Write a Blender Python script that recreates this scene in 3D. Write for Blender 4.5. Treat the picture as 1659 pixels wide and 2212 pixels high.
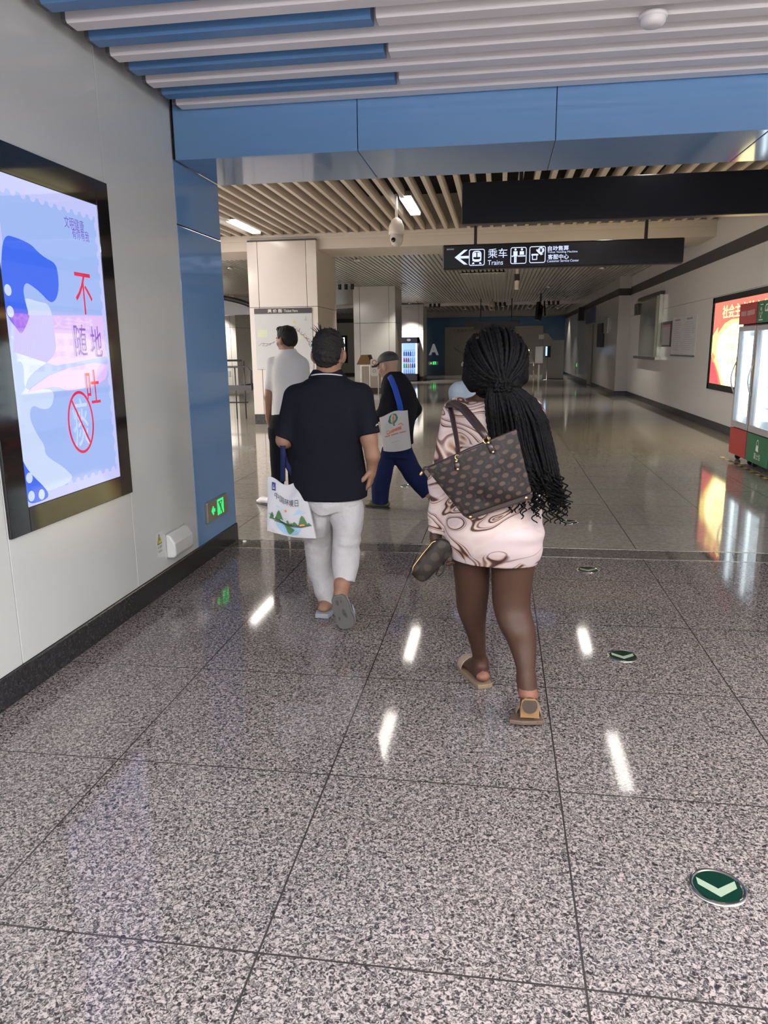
import bpy, bmesh, math, random
import numpy as np
from mathutils import Vector, Matrix

# ------------------------------------------------------------------ camera, light, exposure
SC = bpy.context.scene
for o in list(bpy.data.objects):
    bpy.data.objects.remove(o)
COL = SC.collection
CAM_H = 1.5
F_PX = 1618.5
YAW, PITCH, ROLL = -0.15234, -0.21492, -0.01227
PW, PH = 1659.0, 2212.0
_f = np.array([math.sin(YAW) * math.cos(PITCH), math.cos(YAW) * math.cos(PITCH), math.sin(PITCH)])
_r0 = np.array([math.cos(YAW), -math.sin(YAW), 0.0])
_u0 = np.cross(_r0, _f)
_r = _r0 * math.cos(ROLL) + _u0 * math.sin(ROLL)
_u = -_r0 * math.sin(ROLL) + _u0 * math.cos(ROLL)
EYE = np.array([0.0, 0.0, CAM_H])
cam_data = bpy.data.cameras.new('camera')
cam_data.sensor_fit = 'VERTICAL'
cam_data.sensor_height = 24.0
cam_data.lens = 24.0 * F_PX / PH
cam_data.clip_start = 0.05
cam_data.clip_end = 200
cam = bpy.data.objects.new('camera', cam_data)
COL.objects.link(cam)
M4 = Matrix.Identity(4)
for i in range(3):
    M4[i][0], M4[i][1], M4[i][2], M4[i][3] = _r[i], _u[i], -_f[i], EYE[i]
cam.matrix_world = M4
SC.camera = cam

SC.view_settings.view_transform = 'Standard'
SC.view_settings.look = 'None'
SC.view_settings.gamma = 1.0
SC.view_settings.exposure = 0.0
try:
    SC.view_settings.use_curve_mapping = False
except Exception:
    pass
W = bpy.data.worlds.new('world')
SC.world = W
W.use_nodes = True
W.node_tree.nodes['Background'].inputs[0].default_value = (0.9, 0.95, 1.0, 1)
W.node_tree.nodes['Background'].inputs[1].default_value = 0.05
SC.cycles.use_denoising = True
SC.cycles.max_bounces = 7
SC.cycles.diffuse_bounces = 4
SC.cycles.glossy_bounces = 4
SC.cycles.transmission_bounces = 4
SC.cycles.transparent_max_bounces = 8
SC.cycles.caustics_reflective = False
SC.cycles.caustics_refractive = False
SC.cycles.sample_clamp_indirect = 4.0

# strengths of the lamps of the place and of the added fill
L_PASSAGE = 84.0     # linear lamps in the passage ceiling behind the camera
L_UP_FILL = 165.0  # upward fill added to the passage lamps
L_SIDE_FILL = 200.0  # unseen fill lamps added in the left part of the hall
L_HALL = 5.0        # linear lamps in the beige slat ceiling
L_DOWN = 260.0       # downlights further back, real ones and added fill

def area(name, loc, sx, sy, power, col, rot=(0, 0, 0), parent=None):
    d = bpy.data.lights.new(name, 'AREA')
    d.shape = 'RECTANGLE'
    d.size, d.size_y = sx, sy
    d.energy = power
    d.color = col
    o = bpy.data.objects.new(name, d)
    COL.objects.link(o)
    o.location = loc
    o.rotation_euler = rot
    o.visible_camera = True
    if parent:
        o.parent = parent
    return o

def spot(name, loc, power, col, ang=100, blend=0.6, rot=(0, 0, 0), r=0.04, parent=None):
    d = bpy.data.lights.new(name, 'SPOT')
    d.energy, d.color, d.spot_size, d.spot_blend = power, col, math.radians(ang), blend
    d.shadow_soft_size = r
    o = bpy.data.objects.new(name, d)
    COL.objects.link(o)
    o.location = loc
    o.rotation_euler = rot
    if parent:
        o.parent = parent
    return o

# ------------------------------------------------------------------ measured rays: a photo point at a known depth, height or side wall
def ray(x, y):
    return _r * ((x - PW / 2) / F_PX) - _u * ((y - PH / 2) / F_PX) + _f
def at(x, y, Y):
    d = ray(x, y)
    return EYE + d * (Y / d[1])
def onz(x, y, z=0.0):
    d = ray(x, y)
    return EYE + d * ((z - CAM_H) / d[2])
def onx(x, y, X):
    d = ray(x, y)
    return EYE + d * (X / d[0])
def pw(n, P):
    return n * float((np.array(P) - EYE) @ _f) / F_PX

# ------------------------------------------------------------------ materials
def nt(m):
    m.use_nodes = True
    return m.node_tree, m.node_tree.nodes, m.node_tree.links
def mat(name, col, rough=0.5, metal=0.0, spec=0.5, coat=0.0, emit=None, estr=1.0, bump=0.0, bscale=60.0, var=0.0, alpha=None, sss=0.0):
    m = bpy.data.materials.new(name)
    t, n, l = nt(m)
    b = n['Principled BSDF']
    c = tuple(col) + (1,) if len(col) == 3 else col
    b.inputs['Base Color'].default_value = c
    b.inputs['Roughness'].default_value = rough
    b.inputs['Metallic'].default_value = metal
    b.inputs['Specular IOR Level'].default_value = spec
    b.inputs['Coat Weight'].default_value = coat
    b.inputs['Coat Roughness'].default_value = 0.05
    if emit is not None:
        b.inputs['Emission Color'].default_value = tuple(emit) + (1,)
        b.inputs['Emission Strength'].default_value = estr
    if bump or var:
        tc = n.new('ShaderNodeTexCoord')
        nz = n.new('ShaderNodeTexNoise')
        nz.inputs['Scale'].default_value = bscale
        nz.inputs['Detail'].default_value = 3
        l.new(tc.outputs['Object'], nz.inputs['Vector'])
        if bump:
            bp = n.new('ShaderNodeBump')
            bp.inputs['Strength'].default_value = bump
            bp.inputs['Distance'].default_value = 0.005
            l.new(nz.outputs['Fac'], bp.inputs['Height'])
            l.new(bp.outputs['Normal'], b.inputs['Normal'])
        if var:
            mx = n.new('ShaderNodeMix')
            mx.data_type = 'RGBA'
            mx.inputs[6].default_value = tuple(max(0, v * (1 - var)) for v in c[:3]) + (1,)
            mx.inputs[7].default_value = tuple(min(1, v * (1 + var)) for v in c[:3]) + (1,)
            l.new(nz.outputs['Fac'], mx.inputs[0])
            l.new(mx.outputs[2], b.inputs['Base Color'])
    return m
def glow(name, col, s):
    m = bpy.data.materials.new(name)
    t, n, l = nt(m)
    n.remove(n['Principled BSDF'])
    e = n.new('ShaderNodeEmission')
    e.inputs[0].default_value = tuple(col) + (1,)
    e.inputs[1].default_value = s
    l.new(e.outputs[0], n['Material Output'].inputs[0])
    return m
def lit(name, col, s, gloss=0.5, rough=0.03):
    """a backlit print behind a glossy cover"""
    return mat(name, (0.01, 0.01, 0.01), rough, spec=gloss, emit=col, estr=s)
def clearglass(name, tint=(1, 1, 1), refl=0.5):
    m = bpy.data.materials.new(name)
    t, n, l = nt(m)
    n.remove(n['Principled BSDF'])
    tr = n.new('ShaderNodeBsdfTransparent')
    tr.inputs[0].default_value = tuple(tint) + (1,)
    g = n.new('ShaderNodeBsdfGlossy')
    g.inputs['Roughness'].default_value = 0.03
    fr = n.new('ShaderNodeFresnel')
    fr.inputs[0].default_value = 1.45
    mx = n.new('ShaderNodeMixShader')
    ge = n.new('ShaderNodeNewGeometry')
    iv = n.new('ShaderNodeMath'); iv.operation = 'SUBTRACT'; iv.inputs[0].default_value = 1.0
    l.new(ge.outputs['Backfacing'], iv.inputs[1])
    fm = n.new('ShaderNodeMath'); fm.operation = 'MULTIPLY'
    l.new(fr.outputs[0], fm.inputs[0]); l.new(iv.outputs[0], fm.inputs[1])
    l.new(fm.outputs[0], mx.inputs[0])
    l.new(tr.outputs[0], mx.inputs[1])
    l.new(g.outputs[0], mx.inputs[2])
    l.new(mx.outputs[0], n['Material Output'].inputs[0])
    return m

# ------------------------------------------------------------------ scene bookkeeping
ORG = {}
def tag(o, label=None, cat=None, group=None, kind=None):
    if label: o['label'] = label
    if cat: o['category'] = cat
    if group: o['group'] = group
    if kind: o['kind'] = kind
    return o
def thing(name, loc, label, cat, group=None, kind=None):
    o = bpy.data.objects.new(name, None)
    o.empty_display_size = 0.1
    COL.objects.link(o)
    o.location = tuple(float(v) for v in loc)
    ORG[o.name] = np.array(loc, float)
    return tag(o, label, cat, group, kind)
def link_mesh(name, V, Fc, mats, parent=None, mi=None, smooth=False, label=None, uv=None):
    V = np.array(V, float).reshape(-1, 3)
    if parent is not None:
        org = ORG[parent.name]
    else:
        lo, hi = V.min(0), V.max(0)
        org = np.array([(lo[0] + hi[0]) / 2, (lo[1] + hi[1]) / 2, lo[2]])
    me = bpy.data.meshes.new(name)
    me.from_pydata((V - org).tolist(), [], [list(map(int, f)) for f in Fc])
    if not isinstance(mats, (list, tuple)):
        mats = [mats]
    for m in mats:
        me.materials.append(m)
    if mi is not None:
        me.polygons.foreach_set('material_index', np.array(mi, np.int32))
    if smooth:
        me.polygons.foreach_set('use_smooth', np.ones(len(me.polygons), bool))
    if uv is not None:
        lay = me.uv_layers.new(name='uv')
        li = np.empty(len(me.loops), np.int32)
        me.loops.foreach_get('vertex_index', li)
        lay.data.foreach_set('uv', np.array(uv, np.float32)[li].ravel())
    me.update()
    o = bpy.data.objects.new(name, me)
    COL.objects.link(o)
    if parent is not None:
        o.parent = parent
        ORG[o.name] = org
    else:
        o.location = org.tolist()
        ORG[o.name] = org
    if label: o['label'] = label
    return o
def dup(o, shift, label=None, group=None):
    c = o.copy()
    COL.objects.link(c)
    c.location = Vector(o.location) + Vector(shift)
    if label: c['label'] = label
    if group: c['group'] = group
    for ch in o.children:
        d = ch.copy()
        COL.objects.link(d)
        d.parent = c
        for g in ch.children:
            e = g.copy()
            COL.objects.link(e)
            e.parent = d
    ORG[c.name] = np.array(c.location)
    return c

def nrm(v):
    v = np.array(v, float)
    return v / max(1e-9, np.linalg.norm(v))

class MB:
    def __init__(s):
        s.v, s.f, s.m, s.uv = [], [], [], []
    def add(s, V, Fc, mi=0, uv=None):
        b = len(s.v)
        s.v += [tuple(map(float, p)) for p in V]
        s.uv += [tuple(q) for q in uv] if uv is not None else [(0, 0)] * len(V)
        s.f += [[b + i for i in f] for f in Fc]
        s.m += [mi] * len(Fc)
        return s
    def box(s, x0, x1, y0, y1, z0, z1, mi=0):
        V = [(x, y, z) for z in (z0, z1) for y in (y0, y1) for x in (x0, x1)]
        return s.add(V, [(0, 2, 3, 1), (4, 5, 7, 6), (0, 1, 5, 4), (2, 6, 7, 3), (0, 4, 6, 2), (1, 3, 7, 5)], mi)
    def prism(s, pts, vec, mi=0):
        pts = [np.array(p, float) for p in pts]
        n = len(pts)
        V = pts + [p + np.array(vec) for p in pts]
        Fc = [list(range(n))[::-1], list(range(n, 2 * n))] + [[i, (i + 1) % n, n + (i + 1) % n, n + i] for i in range(n)]
        return s.add(V, Fc, mi)
    def poly(s, pts, mi=0):
        return s.add(pts, [list(range(len(pts)))], mi)
    def tube(s, pts, r, n=8, mi=0, cap=True, flat=1.0, fdir=None):
        P = [np.array(p, float) for p in pts]
        m = len(P)
        rr = r if hasattr(r, '__len__') else [r] * m
        V, Fc = [], []
        ref = None
        for i in range(m):
            t = nrm(P[min(i + 1, m - 1)] - P[max(i - 1, 0)])
            if ref is None:
                a = np.array(fdir, float) if fdir is not None else (np.array([0, 0, 1.0]) if abs(t[2]) < .9 else np.array([1.0, 0, 0]))
                ref = nrm(a - t * (a @ t))
            else:
                ref = nrm(ref - t * (ref @ t))
            bi = np.cross(t, ref)
            for k in range(n):
                a = 2 * math.pi * k / n
                V.append(P[i] + rr[i] * (ref * math.cos(a) * flat + bi * math.sin(a)))
        for i in range(m - 1):
            for k in range(n):
                k2 = (k + 1) % n
                Fc.append((i * n + k, i * n + k2, (i + 1) * n + k2, (i + 1) * n + k))
        if cap:
            Fc.append(list(range(n))[::-1])
            Fc.append([(m - 1) * n + k for k in range(n)])
        return s.add(V, Fc, mi)
    def lathe(s, prof, org, axis=(0, 0, 1), n=24, mi=0):
        ax = nrm(axis)
        a = np.array([1.0, 0, 0]) if abs(ax[0]) < .9 else np.array([0, 1.0, 0])
        e1 = nrm(a - ax * (a @ ax)); e2 = np.cross(ax, e1)
        V, Fc = [], []
        org = np.array(org, float)
        for (r, h) in prof:
            for k in range(n):
                t = 2 * math.pi * k / n
                V.append(org + ax * h + r * (e1 * math.cos(t) + e2 * math.sin(t)))
        for i in range(len(prof) - 1):
            for k in range(n):
                k2 = (k + 1) % n
                Fc.append((i * n + k, i * n + k2, (i + 1) * n + k2, (i + 1) * n + k))
        Fc.append(list(range(n))[::-1])
        Fc.append([(len(prof) - 1) * n + k for k in range(n)])
        return s.add(V, Fc, mi)
    def build(s, name, mats, parent=None, smooth=False, bevel=0.0, label=None, useuv=False):
        o = link_mesh(name, s.v, s.f, mats, parent, s.m, smooth, label, s.uv if useuv else None)
        if bevel:
            b = o.modifiers.new('edge', 'BEVEL')
            b.width, b.segments, b.limit_method, b.angle_limit = bevel, 2, 'ANGLE', 0.6
        return o

def round_rect(cx, cy, w, h, r, n=5):
    out = []
    for (sx, sy, a0) in ((1, 1, 0), (-1, 1, 90), (-1, -1, 180), (1, -1, 270)):
        for k in range(n + 1):
            a = math.radians(a0 + 90 * k / n)
            out.append((cx + sx * (w / 2 - r) + r * math.cos(a), cy + sy * (h / 2 - r) + r * math.sin(a)))
    return out

class Plane:
    """flat surface with its own u (right) and v (up) axes; decals sit a hair in front of it"""
    def __init__(s, O, U, V, N, off=0.0015):
        s.O, s.U, s.V, s.N, s.off = [np.array(a, float) for a in (O, U, V, N)] + [off]
    def __call__(s, u, v, k=1):
        return s.O + s.U * u + s.V * v + s.N * s.off * k

def text_geo(body, size, bold=0.0, align='CENTER', shear=0.0):
    c = bpy.data.curves.new('lettering', 'FONT')
    c.body = body
    c.size = size
    c.align_x = align
    c.align_y = 'CENTER'
    c.offset = bold
    c.shear = shear
    c.resolution_u = 3
    o = bpy.data.objects.new('lettering', c)
    COL.objects.link(o)
    bpy.context.view_layer.update()
    me = bpy.data.meshes.new_from_object(o.evaluated_get(bpy.context.evaluated_depsgraph_get()))
    V = [(v.co.x, v.co.y) for v in me.vertices]
    Fc = [list(p.vertices) for p in me.polygons]
    bpy.data.objects.remove(o)
    bpy.data.curves.remove(c)
    bpy.data.meshes.remove(me)
    return V, Fc
def refine(V, Fc, L):
    bm = bmesh.new()
    vs = [bm.verts.new((a, b, 0)) for a, b in V]
    for f in Fc:
        try: bm.faces.new([vs[i] for i in f])
        except ValueError: pass
    bmesh.ops.triangulate(bm, faces=bm.faces[:])
    for _ in range(6):
        es = [e for e in bm.edges if e.calc_length() > L]
        if not es: break
        bmesh.ops.subdivide_edges(bm, edges=es, cuts=1)
        bmesh.ops.triangulate(bm, faces=[f for f in bm.faces if len(f.verts) > 3])
    bm.verts.index_update()
    out = [(v.co.x, v.co.y) for v in bm.verts], [[v.index for v in f.verts] for f in bm.faces]
    bm.free()
    return out
def put_text(mb, surf, body, u, v, size, mi=0, bold=0.0, align='CENTER', rot=0.0, sx=1.0, sy=1.0, k=2, shear=0.0, fit=None):
    V, Fc = text_geo(body, size, bold, align, shear)
    if not V:
        return
    if not isinstance(surf, Plane):
        V, Fc = refine(V, Fc, size * .2)
    A = np.array(V)
    if fit:                                           # stretch the lettering to the measured width and height
        lo, hi = A.min(0), A.max(0)
        sx = fit[0] / max(1e-6, hi[0] - lo[0])
        sy = fit[1] / max(1e-6, hi[1] - lo[1])
        A = A - (lo + hi) / 2
    c, s_ = math.cos(rot), math.sin(rot)
    P = []
    for (a, b) in A:
        a, b = a * sx, b * sy
        P.append(surf(u + a * c - b * s_, v + a * s_ + b * c, k))
    mb.add(P, Fc, mi)
def put_poly(mb, surf, pts, mi=0, k=1):
    if not isinstance(surf, Plane):
        V, Fc = refine(list(pts), [list(range(len(pts)))], .035)
        mb.add([surf(a, b, k) for a, b in V], Fc, mi)
        return
    mb.poly([surf(a, b, k) for a, b in pts], mi)
def put_ring(mb, surf, u, v, ru, rv, wu, mi=0, k=2, n=40):
    V = []
    for i in range(n):
        a = 2 * math.pi * i / n
        V.append(surf(u + ru * math.cos(a), v + rv * math.sin(a), k))
        V.append(surf(u + (ru - wu) * math.cos(a), v + (rv - wu) * math.sin(a), k))
    mb.add(V, [(2 * i, 2 * ((i + 1) % n), 2 * ((i + 1) % n) + 1, 2 * i + 1) for i in range(n)], mi)
def put_line(mb, surf, pts, w, mi=0, k=2):
    for (a, b) in zip(pts[:-1], pts[1:]):
        d = np.array([b[0] - a[0], b[1] - a[1]], float)
        L = np.linalg.norm(d)
        if L < 1e-6: continue
        q = np.array([-d[1], d[0]]) / L * w / 2
        e = d / L * w * 0.3
        put_poly(mb, surf, [(a[0] - q[0] - e[0], a[1] - q[1] - e[1]), (b[0] - q[0] + e[0], b[1] - q[1] + e[1]), (b[0] + q[0] + e[0], b[1] + q[1] + e[1]), (a[0] + q[0] - e[0], a[1] + q[1] - e[1])], mi, k)
def put_frame(mb, surf, cx, cy, w, h, r, lw, mi=0, k=2):
    A, B = round_rect(cx, cy, w, h, r), round_rect(cx, cy, w - 2 * lw, h - 2 * lw, max(r - lw, 0.001))
    n = len(A)
    V = [surf(a, b, k) for a, b in A] + [surf(a, b, k) for a, b in B]
    mb.add(V, [(i, (i + 1) % n, n + (i + 1) % n, n + i) for i in range(n)], mi)
def circ(cx, cy, r, n=24, ry=None):
    return [(cx + r * math.cos(2 * math.pi * i / n), cy + (ry or r) * math.sin(2 * math.pi * i / n)) for i in range(n)]

# ------------------------------------------------------------------ smooth organic surfaces: a distance field and its zero surface
class Sdf:
    def __init__(s, h):
        s.h, s.ops = h, []
    def _op(s, mode, lo, hi, fn, k=0.0):
        s.ops.append((mode, lo, hi, fn, k))
        return s
    @staticmethod
    def _cone(a, b, ra, rb, n=None, f=1.0):
        a, b = np.array(a, np.float32), np.array(b, np.float32)
        nn = None if n is None else np.array(nrm(n), np.float32)
        ab = b - a
        def fn(X, Y, Z):
            x, y, z = X - a[0], Y - a[1], Z - a[2]
            bx, by, bz = ab
            if nn is not None:
                q = (x * nn[0] + y * nn[1] + z * nn[2]) * np.float32(1 / f - 1)
                x, y, z = x + q * nn[0], y + q * nn[1], z + q * nn[2]
                qb = float(ab @ nn) * (1 / f - 1)
                bx, by, bz = bx + qb * nn[0], by + qb * nn[1], bz + qb * nn[2]
            L2 = max(float(bx * bx + by * by + bz * bz), 1e-9)
            t = np.clip((x * bx + y * by + z * bz) / np.float32(L2), 0, 1)
            return np.sqrt((x - t * bx) ** 2 + (y - t * by) ** 2 + (z - t * bz) ** 2) - (np.float32(ra) + t * np.float32(rb - ra))
        R = max(ra, rb) * max(1.0, f)
        return np.minimum(a, b) - R, np.maximum(a, b) + R, fn
    def cone(s, a, b, ra, rb=None, k=0.02, n=None, f=1.0):
        lo, hi, fn = s._cone(a, b, ra, ra if rb is None else rb, n, f)
        return s._op('u', lo, hi, fn, k)
    def carve(s, a, b, ra, rb=None, n=None, f=1.0, k=0.004):
        lo, hi, fn = s._cone(a, b, ra, ra if rb is None else rb, n, f)
        return s._op('s', lo, hi, fn, k)
    def chain(s, pts, rad, k=0.02, n=None, f=1.0):
        for i in range(len(pts) - 1):
            s.cone(pts[i], pts[i + 1], rad[i], rad[i + 1], k, n, f)
        return s
    def ell(s, c, r, k=0.02, M=None, mode='u'):
        c = np.array(c, np.float32)
        r = np.array(r, np.float32)
        Mi = np.eye(3, dtype=np.float32) if M is None else np.array(M, np.float32).T      # rows: local axes
        def fn(X, Y, Z):
            x, y, z = X - c[0], Y - c[1], Z - c[2]
            q = [(Mi[i, 0] * x + Mi[i, 1] * y + Mi[i, 2] * z) / r[i] for i in range(3)]
            m = np.sqrt(q[0] ** 2 + q[1] ** 2 + q[2] ** 2)
            g = np.sqrt((q[0] / r[0]) ** 2 + (q[1] / r[1]) ** 2 + (q[2] / r[2]) ** 2)
            return m * (m - 1) / np.maximum(g, 1e-6)
        R = float(r.max())
        return s._op(mode, c - R, c + R, fn, k)
    def tower(s, lv, k=0.02, ang=0.0, p=2.0, mode='u', sm=0.012):
        """stack of ellipses (z, cx, cy, rx, ry) blended along z"""
        lv = sorted([tuple(map(float, a)) for a in lv])
        A = np.array(lv)
        z0, z1 = A[0, 0], A[-1, 0]
        N = 400
        zs = np.linspace(z0, z1, N)
        T = [np.interp(zs, A[:, 0], A[:, i]) for i in range(1, 5)]
        w = max(1, int(sm / max(1e-6, (z1 - z0) / N)))
        ker = np.exp(-np.linspace(-2, 2, 4 * w + 1) ** 2)
        ker /= ker.sum()
        T = [np.convolve(np.pad(t, 2 * w, mode='reflect', reflect_type='odd'), ker, 'valid').astype(np.float32) for t in T]
        ca, sa = math.cos(ang), math.sin(ang)
        def fn(X, Y, Z):
            i = np.clip(((Z - z0) / (z1 - z0) * (N - 1)), 0, N - 1).astype(int)
            cx, cy, rx, ry = [t[i] for t in T]
            x, y = X - cx, Y - cy
            if ang:
                x, y = x * ca + y * sa, -x * sa + y * ca
            if p == 2.0:
                m = np.sqrt((x / rx) ** 2 + (y / ry) ** 2)
            else:
                m = (np.abs(x / rx) ** p + np.abs(y / ry) ** p) ** (1 / p)
            d = (m - 1) * np.minimum(rx, ry)
            dz = np.maximum(z0 - Z, Z - z1)
            return np.maximum(d, dz)
        R = float(A[:, 3:5].max())
        lo = np.array([A[:, 1].min() - R, A[:, 2].min() - R, z0])
        hi = np.array([A[:, 1].max() + R, A[:, 2].max() + R, z1])
        return s._op(mode, lo, hi, fn, k)
    def cut(s, p, n, lo=None, hi=None):
        p, n = np.array(p, np.float32), np.array(nrm(n), np.float32)
        fn = lambda X, Y, Z: (X - p[0]) * n[0] + (Y - p[1]) * n[1] + (Z - p[2]) * n[2]
        return s._op('i', lo, hi, fn)
    def ripple(s, fn, lo=None, hi=None):
        return s._op('a', lo, hi, fn)
    def mesh(s):
        us = [o for o in s.ops if o[0] == 'u']
        pad = 3 * s.h + 0.01
        lo = np.min([o[1] for o in us], 0) - pad
        hi = np.max([o[2] for o in us], 0) + pad
        n = np.ceil((hi - lo) / s.h).astype(int) + 1
        ax = [(lo[i] + s.h * np.arange(n[i])).astype(np.float32) for i in range(3)]
        D = np.full(n, 1.0, np.float32)
        for mode, l, h_, fn, k in s.ops:
            if l is None:
                i0, i1 = np.zeros(3, int), n
            else:
                m = k + 3 * s.h if mode in 'us' else 0
                i0 = np.clip(np.floor((np.array(l) - m - lo) / s.h).astype(int), 0, n)
                i1 = np.clip(np.ceil((np.array(h_) + m - lo) / s.h).astype(int) + 1, 0, n)
            if np.any(i1 <= i0):
                continue
            sl = tuple(slice(i0[i], i1[i]) for i in range(3))
            X, Y, Z = ax[0][sl[0]][:, None, None], ax[1][sl[1]][None, :, None], ax[2][sl[2]][None, None, :]
            a = D[sl]
            d = np.broadcast_to(fn(X, Y, Z), a.shape)
            if mode == 'u':
                q = np.maximum(k - np.abs(a - d), 0) / max(k, 1e-6)
                D[sl] = np.minimum(a, d) - q * q * k * 0.25
            elif mode == 's':
                q = np.maximum(k - np.abs(a + d), 0) / max(k, 1e-6)
                D[sl] = np.maximum(a, -d) + q * q * k * 0.25
            elif mode == 'i':
                D[sl] = np.maximum(a, d)
            elif mode == 'a':
                D[sl] = a + np.where(np.abs(a) < 0.08, d, 0)
        return nets(D, lo, s.h)
    def build(s, name, mats, parent=None, label=None, pick=None):
        V, Fc = s.mesh()
        mi = None
        if pick is not None:
            mi = pick(V[Fc].mean(1))
        return link_mesh(name, V, Fc, mats, parent, mi, True, label)

def nets(D, lo, h):
    ins = D < 0
    c = np.zeros(tuple(np.array(D.shape) - 1), np.int8)
    n = c.shape
    offs = [(i, j, k) for i in (0, 1) for j in (0, 1) for k in (0, 1)]
    for (i, j, k) in offs:
        c += ins[i:i + n[0], j:j + n[1], k:k + n[2]]
    I = np.argwhere((c > 0) & (c < 8))
    idx = np.full(n, -1, np.int32)
    idx[I[:, 0], I[:, 1], I[:, 2]] = np.arange(len(I))
    val = np.stack([D[I[:, 0] + i, I[:, 1] + j, I[:, 2] + k] for (i, j, k) in offs], 1)
    O = np.array(offs, float)
    acc = np.zeros((len(I), 3)); cnt = np.zeros(len(I))
    for a in range(8):
        for b in range(a + 1, 8):
            if abs(O[a] - O[b]).sum() != 1: continue
            va, vb = val[:, a], val[:, b]
            m = (va < 0) != (vb < 0)
            t = np.where(m, va / np.where(m, va - vb, 1), 0)
            acc += np.where(m[:, None], O[a] + t[:, None] * (O[b] - O[a]), 0)
            cnt += m
    V = (I + acc / np.maximum(cnt, 1)[:, None]) * h + lo
    Fs = []
    for ax in range(3):
        u, v = (ax + 1) % 3, (ax + 2) % 3
        s0 = [slice(None)] * 3; s1 = [slice(None)] * 3
        s0[ax] = slice(0, -1); s1[ax] = slice(1, None)
        A, B = ins[tuple(s0)], ins[tuple(s1)]
        E = np.argwhere(A != B)
        E = E[(E[:, u] > 0) & (E[:, v] > 0) & (E[:, u] < n[u]) & (E[:, v] < n[v])]
        e = np.zeros(3, int)
        def g(du, dv):
            q = E.copy(); q[:, u] -= du; q[:, v] -= dv
            return idx[q[:, 0], q[:, 1], q[:, 2]]
        Q = np.stack([g(1, 1), g(0, 1), g(0, 0), g(1, 0)], 1)
        fl = A[E[:, 0], E[:, 1], E[:, 2]]
        Q[~fl] = Q[~fl][:, ::-1]
        Fs.append(Q)
    Q = np.concatenate(Fs)
    Q = Q[(Q >= 0).all(1)]
    return V, Q
# ------------------------------------------------------------------ surfaces of the place
XL, XR = -2.08, 3.85
Y1, Y2 = 4.88, 5.66          # the blue portal
def granite(name, dark, mid, light, rough, joint=0.003, scale=75.0, contrast=1.0, bump=0.02, x0=0.235, y0=1.556, tx=0.812, ty=0.823, spec=0.5):
    m = bpy.data.materials.new(name)
    t, n, l = nt(m)
    b = n['Principled BSDF']
    g = n.new('ShaderNodeNewGeometry')
    n1 = n.new('ShaderNodeTexNoise')
    n1.inputs['Scale'].default_value = scale
    n1.inputs['Detail'].default_value = 2.5
    n1.inputs['Roughness'].default_value = 0.6
    n1.inputs['Distortion'].default_value = 1.2
    l.new(g.outputs['Position'], n1.inputs['Vector'])
    r = n.new('ShaderNodeValToRGB')
    e = r.color_ramp.elements
    e[0].position, e[0].color = 0.5 - 0.13 / contrast, tuple(dark) + (1,)
    e[1].position, e[1].color = 0.5 + 0.12 / contrast, tuple(light) + (1,)
    q = e.new(0.485); q.color = tuple(mid) + (1,)
    l.new(n1.outputs['Fac'], r.inputs[0])
    n2 = n.new('ShaderNodeTexNoise')
    n2.inputs['Scale'].default_value = 1.1
    n2.inputs['Detail'].default_value = 2
    l.new(g.outputs['Position'], n2.inputs['Vector'])
    mr = n.new('ShaderNodeMapRange')
    mr.inputs[3].default_value, mr.inputs[4].default_value = 0.86, 1.12
    l.new(n2.outputs['Fac'], mr.inputs[0])
    vm = n.new('ShaderNodeVectorMath'); vm.operation = 'SCALE'
    l.new(r.outputs[0], vm.inputs[0]); l.new(mr.outputs[0], vm.inputs['Scale'])
    sp = n.new('ShaderNodeSeparateXYZ')
    l.new(g.outputs['Position'], sp.inputs[0])
    ds = []
    for ax, o_, p_ in (('X', x0, tx), ('Y', y0, ty)):
        a = n.new('ShaderNodeMath'); a.operation = 'SUBTRACT'; a.inputs[1].default_value = o_ - p_ / 2
        l.new(sp.outputs[ax], a.inputs[0])
        w = n.new('ShaderNodeMath'); w.operation = 'PINGPONG'; w.inputs[1].default_value = p_ / 2
        a.inputs[1].default_value = o_
        l.new(a.outputs[0], w.inputs[0])
        c = n.new('ShaderNodeMath'); c.operation = 'LESS_THAN'; c.inputs[1].default_value = joint
        l.new(w.outputs[0], c.inputs[0])
        ds.append(c)
    mx = n.new('ShaderNodeMath'); mx.operation = 'MAXIMUM'
    l.new(ds[0].outputs[0], mx.inputs[0]); l.new(ds[1].outputs[0], mx.inputs[1])
    mix = n.new('ShaderNodeMix'); mix.data_type = 'RGBA'
    l.new(mx.outputs[0], mix.inputs[0]); l.new(vm.outputs[0], mix.inputs[6])
    mix.inputs[7].default_value = (0.035, 0.03, 0.03, 1)
    l.new(mix.outputs[2], b.inputs['Base Color'])
    b.inputs['Roughness'].default_value = rough
    b.inputs['Specular IOR Level'].default_value = spec
    if bump:
        bp = n.new('ShaderNodeBump'); bp.inputs['Strength'].default_value = bump; bp.inputs['Distance'].default_value = 0.002
        l.new(n1.outputs['Fac'], bp.inputs['Height']); l.new(bp.outputs[0], b.inputs['Normal'])
    return m
M_granite = granite('granite', (0.022, 0.019, 0.021), (0.135, 0.117, 0.118), (0.40, 0.342, 0.33), 0.065, scale=98, contrast=1.1, bump=0, spec=.32)
M_hallstone = granite('hall_stone', (0.27, 0.245, 0.215), (0.33, 0.30, 0.265), (0.40, 0.36, 0.32), 0.07, scale=30, contrast=0.8, bump=0.003, tx=.812, y0=1.556, ty=.823)
M_darkstone = granite('dark_stone', (0.012, 0.012, 0.013), (0.02, 0.02, 0.022), (0.04, 0.04, 0.043), 0.22, scale=60, bump=0.0, joint=0.0)
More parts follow.
